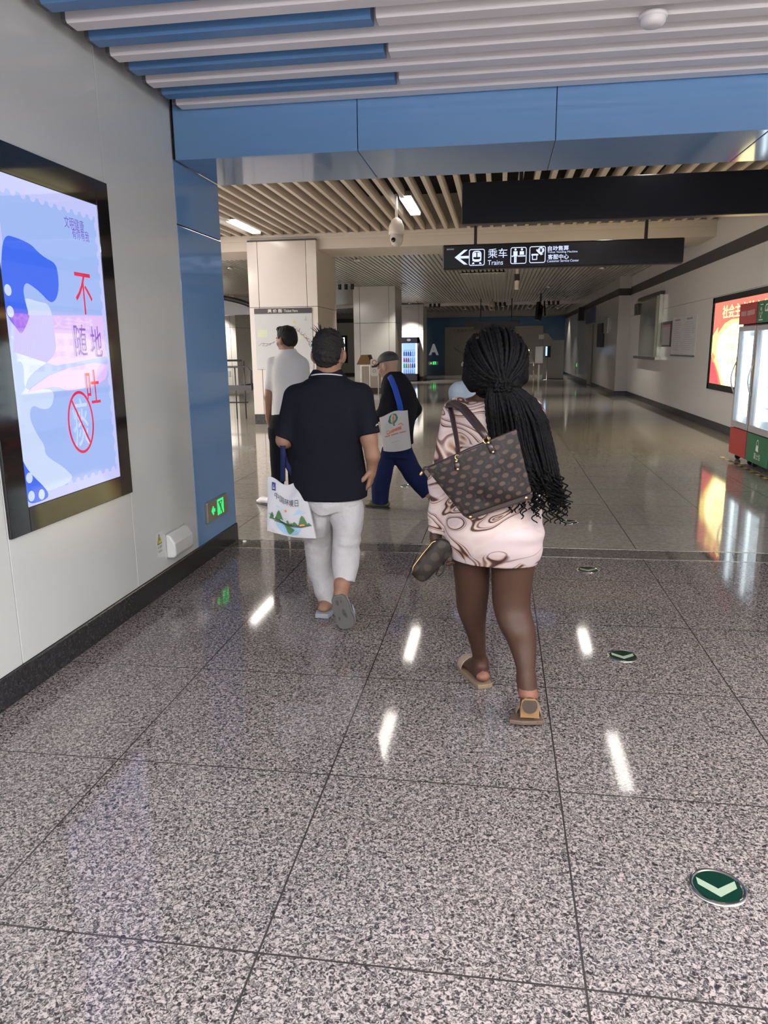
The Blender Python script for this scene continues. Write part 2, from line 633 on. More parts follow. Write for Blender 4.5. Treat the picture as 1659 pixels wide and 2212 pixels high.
M_band = granite('threshold_stone', (0.09, 0.08, 0.075), (0.14, 0.125, 0.115), (0.2, 0.18, 0.17), 0.035, scale=50, bump=0.0, joint=0.0)
M_white = mat('white_enamel', (0.72, 0.735, 0.715), 0.10, spec=0.5, bump=0.012, bscale=3.0)
M_white_hall = mat('warm_white_enamel', (0.68, 0.665, 0.665), 0.13, spec=0.5, bump=0.01, bscale=3.0)
M_pillar = mat('pillar_enamel', (0.60, 0.555, 0.53), 0.15, bump=0.01, bscale=3)
M_gap = mat('seam_backing', (0.06, 0.06, 0.06), 0.7)  # dark backing that shows in the panel seams
M_blue = mat('blue_enamel', (0.17, 0.335, 0.60), 0.07, spec=0.55, bump=0.012, bscale=3.0)
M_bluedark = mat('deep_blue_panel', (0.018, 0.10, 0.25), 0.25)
M_slatw = mat('white_baffle_paint', (0.86, 0.82, 0.83), 0.35, bump=0.02, bscale=8)
M_slatb = mat('blue_baffle_paint', (0.10, 0.23, 0.46), 0.35)
M_slate = mat('baffle_end_grey', (0.10, 0.10, 0.11), 0.6)
M_beige = mat('beige_baffle', (0.70, 0.62, 0.535), 0.35, bump=0.02, bscale=20)
M_plaster = mat('beige_soffit', (0.66, 0.60, 0.53), 0.45)
M_void = mat('ceiling_void_black', (0.006, 0.006, 0.006), 0.9)
M_alu = mat('ribbed_aluminium', (0.62, 0.60, 0.57), 0.34, metal=0.35)
M_bandd = mat('dark_grey_band', (0.042, 0.039, 0.043), 0.5)
M_black = mat('black_gloss', (0.008, 0.008, 0.010), 0.12)
M_blackm = mat('black_matt', (0.012, 0.012, 0.014), 0.45)
M_signblk = mat('sign_black', (0.009, 0.009, 0.014), 0.3)
M_steel = mat('brushed_steel', (0.55, 0.53, 0.50), 0.25, metal=1.0)
M_chrome = mat('chrome', (0.75, 0.74, 0.72), 0.08, metal=1.0)
M_lamp = glow('lamp_diffuser', (1.0, 0.96, 0.93), 9.0)
M_lamp_hot = glow('lamp_spot', (1.0, 0.93, 0.82), 14.0)

def S(o):
    o['kind'] = 'structure'
    return o

# floors
S(MB().box(XL - .1, XR + .1, -4.2, 5.40, -0.12, 0).build('floor', M_granite))
S(MB().box(-14, XR + .1, 5.66, 46, -0.12, 0).build('hall_floor', M_hallstone))
S(MB().box(XL - .1, XR + .1, 5.40, 5.66, -0.12, 0).build('floor_threshold_strip', M_band))
mb = MB()
mb.box(XL, XR, 5.392, 5.404, -0.01, 0.0015)
mb.box(XL, XR, 5.650, 5.664, -0.01, 0.0020)
S(mb.build('trim_1', M_steel))

# left wall of the passage: white enamel sheets with thin seams
mb = MB()
ys = [-4.2, -3.70, -2.60, -1.50, -0.40, 0.66, 1.76, 2.853, 3.963, 4.878]
for a, b in zip(ys[:-1], ys[1:]):
    mb.box(XL - 0.02, XL, a + 0.003, b - 0.003, 0.14, 3.6, 0)
mb.box(XL - 0.10, XL - 0.014, -4.2, 4.878, 0.0, 3.6, 1)
S(mb.build('wall_left', [M_white, M_gap], bevel=0.002))
mb = MB()
mb.box(XL - 0.1, XL + 0.012, -4.2, Y2, 0.0, 0.138)
S(mb.build('baseboard_left', M_darkstone, bevel=0.004))
# blue portal: jamb and beam
mb = MB()
mb.box(XL - 0.14, XL + 0.001, Y1, Y2, 0.138, 2.298, 0)
mb.box(XL - 0.14, XL + 0.001, Y1, Y2, 2.306, 2.69, 0)
mb.box(XL - 0.14, XL - 0.008, Y1 + .002, Y2 - .002, 2.29, 2.32, 1)
S(mb.build('portal_jamb', [M_blue, M_black], bevel=0.003))
mb = MB()
for x in (XR - .001,):
    mb.box(x, x + .1, Y1, Y2, 0.138, 2.69, 0)
S(mb.build('portal_jamb', [M_blue], bevel=0.003))
mb = MB()
xs = [XL + 0.014, -0.885, 0.300, 1.49, 2.68, XR]
for a, b in zip(xs[:-1], xs[1:]):
    mb.box(a + 0.002, b - 0.002, Y1, Y2, 2.685, 3.6, 0)
mb.box(XL, XR, Y1 + 0.008, Y2 - 0.008, 2.693, 3.5, 1)
S(mb.build('portal_beam', [M_blue, M_black], bevel=0.004))

# passage ceiling void and far closure behind the viewer
S(MB().box(XL - .1, XR + .1, -4.2, Y1, 3.28, 3.4).build('ceiling', mat('white_soffit', (0.75, 0.73, 0.74), 0.7)))
S(MB().box(XL - .1, XR + .1, -4.3, -4.2, 0, 3.5).build('wall_back', M_white))
# right wall of passage and hall
mb = MB()
ysr = [-4.2, -2, 0, 2, 4.0, 6.0, 8.0, 10.0, 12.4, 14.86, 17.0, 19.25, 21.6, 24.05]
for a, b in zip(ysr[:-1], ysr[1:]):
    mb.box(XR, XR + 0.02, a + 0.0015, b - 0.0015, 0.14, 2.337, 0)
    mb.box(XR, XR + 0.02, a + 0.0015, b - 0.0015, 2.343, 3.0, 0)
mb.box(XR, XR + 0.02, -4.2, 24.05, 3.19, 4.4, 0)
mb.box(XR + 0.012, XR + 0.14, -4.2, 24.05, 0, 4.4, 1)
S(mb.build('wall_right', [M_white_hall, M_gap]))
S(MB().box(XR - 0.012, XR + 0.05, -4.2, 24.06, 2.975, 3.195).build('trim_2', M_bandd))
S(MB().box(XR - 0.014, XR + 0.1, 5.66, 24.06, 0, 0.142).build('baseboard_right', M_darkstone))
XF = 3.50
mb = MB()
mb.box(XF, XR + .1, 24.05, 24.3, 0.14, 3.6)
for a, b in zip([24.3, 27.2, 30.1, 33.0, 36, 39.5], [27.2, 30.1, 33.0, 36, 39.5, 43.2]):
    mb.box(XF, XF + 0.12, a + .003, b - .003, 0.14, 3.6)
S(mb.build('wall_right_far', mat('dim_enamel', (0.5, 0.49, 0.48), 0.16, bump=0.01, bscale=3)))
mb = MB()
mb.box(XF - 0.012, XR + .1, 24.03, 43.2, 2.96, 3.16)
S(mb.build('trim_3', M_bandd))
S(MB().box(XF - 0.014, XR + .1, 24.03, 43.2, 0, 0.14).build('baseboard_right_far', M_darkstone))
# far end
mb = MB()
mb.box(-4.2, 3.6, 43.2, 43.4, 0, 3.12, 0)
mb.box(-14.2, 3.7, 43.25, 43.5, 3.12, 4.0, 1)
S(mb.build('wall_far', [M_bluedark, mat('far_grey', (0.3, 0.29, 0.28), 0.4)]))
mb = MB()
mb.box(-3.05, 2.35, 43.12, 43.2, 0.0, 2.62, 0)
DOOR = S(mb.build('door_1', mat('roller_shutter', (0.26, 0.25, 0.235), 0.35, metal=0.1)))
mb = MB()
mb.box(-14.2, -4.2, 43.2, 43.4, 0.14, 2.95, 0)
mb.box(-14.2, -4.2, 43.18, 43.4, 2.95, 3.15, 1)
mb.box(-14.2, -4.2, 43.18, 43.4, 0, 0.14, 1)
S(mb.build('wall_far_left', [mat('far_enamel', (0.55, 0.56, 0.55), 0.25), M_bandd]))
mb = MB()
mb.box(-14.3, -14.1, 5.6, 43.4, 0.14, 4.2, 0)
mb.box(-14.1, -14.08, 5.6, 43.4, 0, 0.14, 1)
S(mb.build('wall_left_hall', [M_white_hall, M_darkstone]))
S(MB().box(-14.2, XL - 0.14, 5.45, 5.66, 0, 4.2).build('wall_front_hall', M_white_hall))

# hall ceilings
S(MB().box(-14.2, XR + .2, Y2 - .1, 15.4, 4.35, 4.45).build('ceiling_void', M_void))
mb = MB()
mb.box(-14.2, XR, 15.12, 16.5, 3.42, 3.60)
mb.box(-14.2, XR, 15.12, 15.35, 3.60, 4.40)
mb.box(-14.2, XR, 15.09, 15.12, 3.66, 3.72)
S(mb.build('ceiling_soffit', M_plaster, bevel=0.004))
# ribbed metal ceiling: ribs run into the depth of the hall
V, Fc = [], []
pitch, x = 0.11, -14.0
k = 0
while x < XR - 0.02:
    for (dx, z) in ((0, 3.50), (0.07, 3.50), (0.07, 3.545), (0.11, 3.545)):
        V += [(x + dx, 16.45, z), (x + dx, 35.7, z)]
    x += pitch
for i in range(len(V) // 2 - 1):
    Fc.append((2 * i, 2 * i + 2, 2 * i + 3, 2 * i + 1))
S(link_mesh('ceiling_ribbed_metal', V, Fc, M_alu))
mb = MB()
mb.box(-14.2, XR + .1, 35.7, 36.1, 3.38, 3.6, 0)
mb.box(-14.2, XR + .1, 36.1, 43.3, 3.9, 4.0, 1)
mb.box(-14.2, XR + .1, 16.4, 35.8, 3.62, 3.7, 1)
S(mb.build('ceiling_far', [M_alu, M_void]))
mb = MB()
x = -9.0
while x < 3.4:
    mb.box(x, x + 0.05, 36.1, 43.2, 3.45, 3.56)
    x += 0.24
S(mb.build('ceiling_far_slat_field', M_alu))

# square pillars clad in enamel sheets
def pillar(x0, x1, y0, y1, top, seam, mtl):
    mb = MB()
    w = 0.21
    for (za, zb) in ((0.2, seam - .004), (seam + .004, top)):
        mb.box(x0 + .0, x0 + w - .004, y0, y1, za, zb, 0)
        mb.box(x0 + w + .004, x1 - w - .004, y0, y1, za, zb, 0)
        mb.box(x1 - w + .004, x1, y0, y1, za, zb, 0)
    mb.box(x0 + .008, x1 - .008, y0 + .008, y1 - .008, 0.0, top + 0.03, 1)
    mb.box(x0 + .004, x1 - .004, y0 + .004, y1 - .004, 0.0, 0.2, 2)
    return S(mb.build('pillar', [mtl, M_gap, M_darkstone], bevel=0.006))
pillar(-4.985, -3.58, 15.0, 16.75, 3.58, 2.33, M_pillar)
pillar(-4.83, -3.43, 25.3, 27.0, 3.50, 2.33, M_white_hall)
pillar(-5.0, -3.50, 35.4, 37.2, 3.46, 2.33, M_white_hall)
pillar(-11.6, -9.75, 27.6, 29.4, 3.50, 2.33, M_white_hall)
pillar(-14.0, -12.0, 15.0, 16.75, 3.58, 2.33, M_white_hall)

# ------------------------------------------------------------------ baffles of the passage ceiling: white and blue ones in turn, lengthwise across the passage
ZB = 2.965
def baffle(ya, x0, x1, m, label, first):
    mb = MB()
    prof = [(0.0, 0.012), (0.012, 0.0), (0.098, 0.0), (0.110, 0.012), (0.110, 0.20), (0.0, 0.20)]
    mb.prism([(x0 + 0.025, ya + a, ZB + b) for a, b in prof], (x1 - x0 - 0.025, 0, 0), 0)
    if first:
        mb.prism([(x0, ya + a + .004 * (1 if a < .05 else -1), ZB + b + (.004 if b < .05 else -.004)) for a, b in prof], (0.0248, 0, 0), 1)
    o = mb.build('ceiling_baffle', [m, M_slate])
    return tag(o, label, 'ceiling baffle', 'baffles of the passage ceiling')
words_ = ['first', 'second', 'third', 'fourth', 'fifth', 'sixth', 'seventh', 'eighth', 'ninth', 'tenth', 'eleventh']
i = 0
y = 4.745
wn = bn = 0
while y > -4.0:
    vis = i < 10
    if i % 2 == 0:
        lab = '%s all-white ceiling baffle counted from the blue beam' % words_[wn] if vis else 'white ceiling baffle of the passage out of view'
        baffle(y, XL + 0.075, XR, M_slatw, lab, True); wn += 1
    else:
        lab = '%s blue ceiling baffle counted from the blue beam, white beyond its end' % words_[bn] if vis else 'blue ceiling baffle of the passage out of view'
        baffle(y, XL + 0.075, -0.61, M_slatb, lab, True)
        lab = 'white baffle continuing the %s blue one from the blue beam' % words_[bn] if vis else 'white ceiling baffle of the passage out of view'
        baffle(y, -0.61, XR, M_slatw, lab, False); bn += 1
    y -= 0.2
    i += 1

# beige baffles of the hall ceiling
x = -13.8
proto = None
L_ = 'beige ceiling baffle running into the depth of the hall in front of the soffit'
while x < XR - 0.05:
    if proto is None:
        proto = MB().box(x, x + 0.062, Y2 + .02, 15.10, 3.70, 3.84).build('hall_ceiling_baffle', M_beige, bevel=0.004)
        tag(proto, L_, 'ceiling baffle', 'beige baffles of the hall ceiling')
        x0p = x
    else:
        dup(proto, (x - x0p, 0, 0))
    x += 0.2155

# linear lamps of the hall ceiling
def lamp(x, ya, yb, lab, power=None):
    t = thing('linear_ceiling_lamp', (x, (ya + yb) / 2, 3.69), lab, 'ceiling lamp', 'linear lamps in the beige hall ceiling')
    mb = MB()
    mb.box(x - .095, x + .095, ya - .03, yb + .03, 3.725, 3.80)
    mb.build('housing', M_steel, t, bevel=.004)
    MB().box(x - .082, x + .082, ya, yb, 3.70, 3.726).build('diffuser', M_lamp, t)
    area('lamp_light', (0, 0, 0.0), 0.16, yb - ya, power or L_HALL, (1.0, 0.95, 0.90) if power else (1.0, 0.90, 0.74), parent=t)
    return t
lamp(-1.45, 11.9, 13.35, 'lit linear lamp between beige baffles above the white dome camera')
lamp(-1.45, 8.45, 9.95, 'linear lamp hidden behind the blue beam, mirrored by the man in white trousers')
lamp(-4.68, 13.3, 14.72, 'lit linear lamp beside the blue jamb, above the ticket board pillar')
lamp(-4.68, 9.6, 11.1, 'linear lamp hidden behind the blue beam over the white polo man')
lamp(1.62, 8.4, 10.1, 'linear lamp hidden behind the blue beam, mirrored beside the green floor arrow')
lamp(1.62, 12.6, 13.9, 'linear lamp hidden behind the big black hanging board')
for x in (-7.8, -10.9, -13.2):  # fill lamps added out of sight to brighten the hall
    for ya in (6.2, 8.45, 11.9):
        lamp(x, ya, ya + 1.45, 'added fill lamp in the side of the hall hidden by the white wall', L_SIDE_FILL)
# lamps of the passage, above and behind the viewer
for (x, y) in ((-0.9, -2.6), (1.2, -2.6), (-0.9, -0.6), (1.2, -0.6), (3.0, -0.6), (3.0, 1.6)):
    t = thing('passage_lamp', (x, y, 2.58), 'linear lamp hung from the passage ceiling behind the viewer, with an added uplight', 'ceiling lamp', 'passage lamps behind the viewer')
    MB().box(x - .62, x + .62, y - .07, y + .07, 2.58, 2.64).build('housing', M_slatw, t)
    for q in (-.5, .5):
        MB().box(x + q - .004, x + q + .004, y - .004, y + .004, 2.64, 3.3).build('hanging_wire', M_steel, t)
    area('passage_light', (0, 0, -0.006), 1.2, 0.12, L_PASSAGE, (0.96, 0.985, 0.97), parent=t)
    area('passage_fill_uplight', (0, 0, 0.066), 1.2, 0.12, L_UP_FILL, (1.0, 0.96, 0.98), (math.pi, 0, 0), parent=t)  # uplight added to brighten the ceiling baffles

# downlights in the ribbed metal ceiling; most are added to fill the hall
def downlight(x, y, z, lab, p=1.0, ang=95, col=(1.0, 0.93, 0.8)):
    t = thing('ceiling_downlight', (x, y, z), lab, 'downlight', 'downlights of the metal ceiling')
    MB().lathe([(0.085, 0.0), (0.085, -0.05), (0.07, -0.052), (0.07, -0.012)], (x, y, z), n=20).build('housing', M_chrome, t, True)
    MB().lathe([(0.066, -0.02), (0.066, -0.03)], (x, y, z), n=20).build('bulb', M_lamp_hot, t)
    spot('downlight_beam', (0, 0, -0.07), L_DOWN * p, col, ang, 0.7, parent=t)
downlight(-3.25, 17.6, 3.50, 'bright downlight behind the corner of the ticket board pillar', 1.3)
downlight(-3.05, 24.6, 3.50, 'downlight beside the plain middle pillar', .8)
downlight(-4.05, 34.6, 3.50, 'downlight washing the pillar above the drinks cooler', 3.2)
downlight(-10.6, 26.9, 3.50, 'downlight washing the white pillar beyond the railing', 3.0)
downlight(-9.0, 20.0, 3.50, 'added fill downlight above the railing by the blue jamb', 1.2)
downlight(-7.0, 38.5, 3.45, 'added fill downlight before the distant poster wall', 1.5)
downlight(0.4, 20.0, 3.50, 'added fill downlight over the middle of the hall', 0.8)
downlight(2.6, 21.0, 3.50, 'added fill downlight near the steel ticket window', 1.0)
downlight(-1.2, 18.3, 3.50, 'added fill downlight behind the arrow of the Trains sign', 1.2)
downlight(1.6, 27.0, 3.50, 'added fill downlight in the dim middle of the metal ceiling', 0.8)
downlight(-1.6, 29.0, 3.50, 'added fill downlight in the metal ceiling before the third pillar', 1.0)
downlight(-1.8, 40.0, 3.45, 'added fill downlight before the letter A on the blue wall', 1.0)
downlight(1.4, 40.0, 3.45, 'added fill downlight before the grey shutter', 1.0)
downlight(2.9, 40.5, 3.45, 'added fill downlight in the far right corner by the blue wall', 1.0)
downlight(-7.5, 30.0, 3.50, 'added fill downlight between the pillars and the far poster wall', 1.6)
downlight(-6.6, 18.5, 3.50, 'added fill downlight behind the railing', 1.6)
downlight(0.1, 36.9, 3.40, 'bright downlight by the distant dome camera', 0.7)
downlight(2.1, 36.9, 3.40, 'bright downlight before the hanging screen', 0.7)
# ------------------------------------------------------------------ poster screen on the left wall
def wall_poly(mb, pix, X, off, mi=0, sgn=1):
    mb.poly([onx(x, y, X) + np.array([sgn * off, 0, 0]) for x, y in pix], mi)
t = thing('advertising_screen', (XL, 3.41, 0.71), 'lit blue public notice screen in a black frame on the white wall', 'advertising screen')
mb = MB()
fy0, fy1, fz0, fz1 = 2.858, 3.962, 0.712, 2.366
sy0, sy1, sz0, sz1 = 2.998, 3.84, 0.825, 2.237
mb.box(XL, XL + .016, fy0, sy0, fz0, fz1)
mb.box(XL, XL + .016, sy1, fy1, fz0, fz1)
mb.box(XL, XL + .016, sy0, sy1, fz0, sz0)
mb.box(XL, XL + .016, sy0, sy1, sz1, fz1)
mb.build('frame', mat('screen_frame_gloss', (0.012, 0.011, 0.012), 0.06, spec=0.6), t, bevel=.003)
K_ = 0.95
P_sky = lit('screen_pale_blue', (0.38, 0.52, 0.95), K_)
P_edge = lit('screen_lilac', (0.56, 0.60, 1.0), K_)
P_blue = lit('screen_royal_blue', (0.055, 0.16, 0.92), K_)
P_pale = lit('screen_ice', (0.62, 0.74, 1.0), K_)
P_viol = lit('screen_violet', (0.33, 0.16, 0.9), K_)
P_red = lit('screen_red', (0.80, 0.03, 0.10), K_)
P_ink = lit('screen_ink', (0.20, 0.11, 0.55), K_)
P_pink = lit('screen_pink', (0.70, 0.55, 0.98), K_)
pan = MB().box(XL, XL + .012, sy0, sy1, sz0, sz1).build('screen', P_edge, t)
SP = Plane((XL + .012, sy0, sz0), (0, 1, 0), (0, 0, 1), (1, 0, 0), 0.0008)
SW_, SH_ = sy1 - sy0, sz1 - sz0
art = MB()
# stamp edge: pale scallops around a blue field
fld = []
n = 11
for i in range(n):
    u0 = .035 + (SW_ - .07) * i / n
    for k in range(7):
        a = math.pi * k / 6
        fld.append((u0 + (SW_ - .07) / n * (0.5 - 0.32 * math.cos(a)) , 0.045 + .022 * math.sin(a)))
fld += [(SW_ - .03, .045)]
n = 18
for i in range(n):
    v0 = .06 + (SH_ - .13) * i / n
    for k in range(7):
        a = math.pi * k / 6
        fld.append((SW_ - .028 - .016 * math.sin(a), v0 + (SH_ - .13) / n * (0.5 - 0.3 * math.cos(a))))
fld += [(SW_ - .03, SH_ - .06)]
n = 11
for i in range(n):
    u0 = SW_ - .035 - (SW_ - .07) * i / n
    for k in range(7):
        a = math.pi * k / 6
        fld.append((u0 - (SW_ - .07) / n * (0.5 - 0.32 * math.cos(a)), SH_ - .06 - .022 * math.sin(a)))
fld += [(.03, SH_ - .06)]
put_poly(art, SP, fld, 0, 1)
def uvp(x, y):
    p = onx(x, y, XL + .012)
    return (p[1] - sy0, p[2] - sz0)
def pix(mi, pts, k, soft=3):
    for _ in range(soft):
        pts = [((1 - w_) * a_[0] + w_ * b_[0], (1 - w_) * a_[1] + w_ * b_[1]) for a_, b_ in zip(pts, pts[1:] + pts[:1]) for w_ in (.25, .75)]
    put_poly(art, SP, [uvp(x, y) for x, y in pts], mi, k)
# pale land shapes below the bird, then the blue bird
pix(2, [(20, 690), (50, 640), (80, 652), (108, 656), (118, 720), (122, 770), (60, 810), (52, 850), (30, 850), (26, 800)], 2)
pix(2, [(30, 780), (52, 782), (50, 845), (86, 840), (118, 842), (112, 880), (92, 886), (68, 873), (62, 902), (80, 940), (96, 962), (97, 985), (140, 1010), (165, 1040), (60, 1075), (40, 930)], 2)
pix(6, [(50, 850), (120, 800), (228, 778), (232, 815), (210, 830), (180, 838), (150, 846), (118, 834), (86, 842)], 3, 1)
pix(6, [(30, 680), (222, 682), (228, 770), (120, 790), (28, 760)], 2, 0)
bird = [(-40, 530), (-18, 512), (5, 506), (34, 513), (66, 528), (78, 542), (96, 557), (118, 568), (124, 590), (126, 622), (121, 645), (112, 654), (102, 650), (88, 634), (66, 616), (54, 610), (48, 625), (54, 655), (62, 682), (45, 722), (12, 682), (2, 650), (-10, 620), (-40, 600)]
bird = [b for b in bird]
pix(1, bird[2:21] + [(2, 640), (0, 580)], 4)
pix(3, [(12, 676), (62, 677), (61, 690), (48, 718), (43, 721), (38, 716)], 5)
pix(1, [(42, 958), (44, 985), (55, 1010), (72, 1030), (95, 1052), (105, 1068), (98, 1080), (55, 1092), (46, 1030)], 4)
for (x, y, r) in ((47, 992, 6), (52, 1035, 6), (62, 1073, 7), (88, 1068, 7), (2, 625, 9), (4, 672, 9)):
    u, v = uvp(x, y)
    put_poly(art, SP, circ(max(u, .027), max(v, .027), .024, 20), 2, 6)
# lettering
u, v = uvp(179, 635); put_text(art, SP, '不', u, v, .2, 4, fit=(.155, .20), k=7)
u, v = uvp(172, 735); put_text(art, SP, '随', u, v, .2, 5, fit=(.11, .155), k=7)
u, v = uvp(206, 738); put_text(art, SP, '地', u, v, .2, 5, fit=(.105, .155), k=7)
u, v = uvp(199, 835); put_text(art, SP, '吐', u, v, .2, 4, fit=(.125, .17), k=7)
u, v = uvp(173, 912); put_text(art, SP, '痰', u, v, .2, 2, fit=(.14, .24), k=7)
put_ring(art, SP, u, v, .118, .155, .014, 4, 8)
put_line(art, SP, [(u - .07, v + .115), (u + .07, v - .115)], .013, 4, 9)
u, v = uvp(158, 484); put_text(art, SP, '文明健康', u, v, .06, 5, fit=(.175, .055), k=7, rot=0)
u, v = uvp(172, 508); put_text(art, SP, '有你有我', u, v, .06, 5, fit=(.155, .05), k=7)
art.build('artwork', [P_sky, P_blue, P_pale, P_viol, P_red, P_ink, P_pink], pan)

# wall box, warning sticker, exit sign
t = thing('socket_box', (XL, 4.5, 0.2), 'white rounded socket cover low on the white wall beside a warning sticker', 'socket box')
mb = MB()
prof = [(0, .205), (.05, .205), (.065, .22), (.065, .30), (.03, .355), (0, .36)]
mb.prism([(XL + a, 4.36, b) for a, b in prof], (0, .29, 0))
mb.build('cover', mat('white_plastic', (0.78, 0.78, 0.77), 0.3), t, bevel=.012)
MB().box(XL, XL + .006, 4.35, 4.66, .2, .365).build('back_plate', mat('grey_plastic', (0.5, 0.5, 0.5), 0.5), t)
SK = Plane((XL, 4.235, .245), (0, 1, 0), (0, 0, 1), (1, 0, 0), .001)
mb = MB()
put_poly(mb, SK, [(0, 0), (.08, 0), (.08, .15), (0, .15)], 0, .5)
put_poly(mb, SK, [(.008, .075), (.072, .075), (.04, .145)], 2, 1)
put_poly(mb, SK, [(.017, .081), (.063, .081), (.04, .132)], 1, 2)
put_poly(mb, SK, [(.043, .122), (.032, .102), (.041, .102), (.034, .085), (.049, .107), (.041, .107)], 2, 3)
put_text(mb, SK, '当心触电', .04, .058, .03, 2, fit=(.062, .017), k=2)
put_text(mb, SK, '有电危险', .04, .030, .03, 2, fit=(.055, .013), k=2)
tag(mb.build('warning_sticker', [mat('sticker_white', (.75, .75, .75), .4), mat('sticker_yellow', (.75, .6, .02), .4), mat('sticker_black', (.02, .02, .02), .4)]), 'yellow triangle electric shock sticker on the white wall', 'sticker')

M_green = glow('exit_green', (0.02, 1.0, 0.16), 1.6)
def exit_sign(P, org, w, h, lab):
    t = thing('exit_sign', org, lab, 'exit sign')
    mb = MB()
    q = [P(0, 0, 0), P(w, 0, 0), P(w, h, 0), P(0, h, 0)]
    mb.prism(q, P.N * .022)
    mb.build('plate', mat('sign_bronze_steel', (0.42, 0.36, 0.30), .3, metal=.7), t, bevel=.004)
    mb = MB()
    Q = Plane(P.O + P.N * .022, P.U, P.V, P.N, .001)
    s = h / .15
    a = lambda pts: put_poly(mb, Q, [(x * s, y * s) for x, y in pts], 0, 1)
    a([(.07, .075), (.105, .110), (.118, .098), (.107, .087), (.14, .087), (.14, .063), (.107, .063), (.118, .052), (.105, .04)])
    # doorway with a running figure left dark
    a([(.19, .02), (.205, .02), (.205, .122), (.30, .122), (.30, .02), (.315, .02), (.315, .137), (.19, .137)])
    a([(.207, .022), (.24, .022), (.246, .06), (.225, .095), (.207, .12)])
    a([(.298, .12), (.298, .03), (.280, .055), (.268, .085), (.282, .1)])
    a([(.245, .108), (.256, .117), (.268, .108), (.256, .098)])
    a([(.252, .022), (.275, .022), (.262, .05)])
    mb.build('pictogram', M_green, t)
    return t
exit_sign(Plane((XL, 5.03, .275), (0, 1, 0), (0, 0, 1), (1, 0, 0)), (XL, 5.24, .275), .41, .15, 'steel exit sign with glowing green running figure on the blue jamb')
exit_sign(Plane((-3.97, 43.199, .55), (1, 0, 0), (0, 0, 1), (0, -1, 0)), (-3.9, 43.199, .55), .55, .2, 'tiny green glowing exit sign low on the blue wall under letter A')
exit_sign(Plane((XF, 36.0, .55), (0, -1, 0), (0, 0, 1), (-1, 0, 0)), (XF, 36.3, .55), .55, .2, 'tiny green glowing exit sign low on the dim right wall')

# ------------------------------------------------------------------ floor arrows
M_dgreen = mat('arrow_green', (0.003, 0.022, 0.013), .12)
M_lum = mat('arrow_luminous', (0.30, 0.38, 0.28), .35)
def floor_arrow(x, y, lab, rot=0.0):
    t = thing('floor_arrow', (x, y, 0), lab, 'floor marker', 'round green arrow markers set in the floor')
    MB().lathe([(.079, 0), (.079, .003), (.073, .006), (.066, .006), (.064, .002)], (x, y, 0), n=48).build('rim', M_chrome, t, True)
    MB().lathe([(.065, 0.0), (.065, .0035)], (x, y, 0), n=48).build('disc', M_dgreen, t)
    pts = [(-.052, .030), (-.052, .0), (0.0, -.044), (.052, .0), (.052, .030), (0.0, -.010)]
    # the chevron points towards the viewer
    P = Plane((x, y, .0035), (math.cos(rot), math.sin(rot), 0), (-math.sin(rot), math.cos(rot), 0), (0, 0, 1), .001)
    m = MB()
    put_poly(m, P, [pts[0], pts[1], pts[2], pts[5]], 0, 1)
    put_poly(m, P, [pts[5], pts[2], pts[3], pts[4]], 0, 1)
    m.build('chevron', M_lum, t)
floor_arrow(.639, 1.96, 'largest green floor arrow, closest to the viewer', -.05)
floor_arrow(.632, 3.60, 'green floor arrow beside the walking woman, second from the viewer')
floor_arrow(.627, 5.08, 'green floor arrow just before the dark threshold strip')
floor_arrow(.628, 6.53, 'green floor arrow just beyond the dark threshold strip')
floor_arrow(-.985, 8.15, 'small floor arrow between the striding legs of the capped man')

# smoke detector on the baffles
t = thing('smoke_detector', (.66, 3.95, 2.92), 'white round smoke detector under the passage ceiling', 'smoke detector')
MB().lathe([(.055, .045), (.055, 0.015), (.045, 0.0), (.02, -.002)], (.66, 3.95, 2.92), n=32).build('body', M_slatw, t, True)
MB().lathe([(.063, .048), (.063, .035), (.055, .03)], (.66, 3.95, 2.92), n=32).build('base_ring', M_slatw, t, True)

# ------------------------------------------------------------------ hanging signs
G_sign = glow('sign_lettering', (0.62, 0.70, 1.0), 1.35)
t = thing('hanging_sign', (.85, 11.8, 2.64), 'black hanging sign reading Trains with lit white arrow and pictograms', 'hanging sign')
sx0, sx1, sz0_, sz1_ = -.875, 2.585, 2.645, 3.0
MB().box(sx0, sx1, 11.8, 11.98, sz0_, sz1_).build('sign_box', M_signblk, t, bevel=.02)
for x in (-.39, 2.06):
    MB().box(x - .022, x + .022, 11.87, 11.91, 3.0, 3.8).build('hanging_rod', M_blackm, t)
P = Plane((sx0, 11.8, sz0_), (1, 0, 0), (0, 0, 1), (0, -1, 0), .001)
def spx(x, y):
    p = at(x, y, 11.8)
    return (p[0] - sx0, p[2] - sz0_)
mb = MB()
# arrow
ax, ay = .38, .172
put_poly(mb, P, [(ax - .20, ay), (ax - .06, ay + .105), (ax - .005, ay + .105), (ax - .125, ay + .013), (ax - .125, ay - .013), (ax - .005, ay - .105), (ax - .06, ay - .105)], 0, 2)
put_poly(mb, P, [(ax - .13, ay - .018), (ax + .01, ay - .018), (ax + .01, ay + .018), (ax - .13, ay + .018)], 0, 2)
def icon(cx, cy, s=.235):
    put_frame(mb, P, cx, cy, s, s, .03, .011, 0)
cx, cy = spx(1030, 556)
icon(cx, cy)
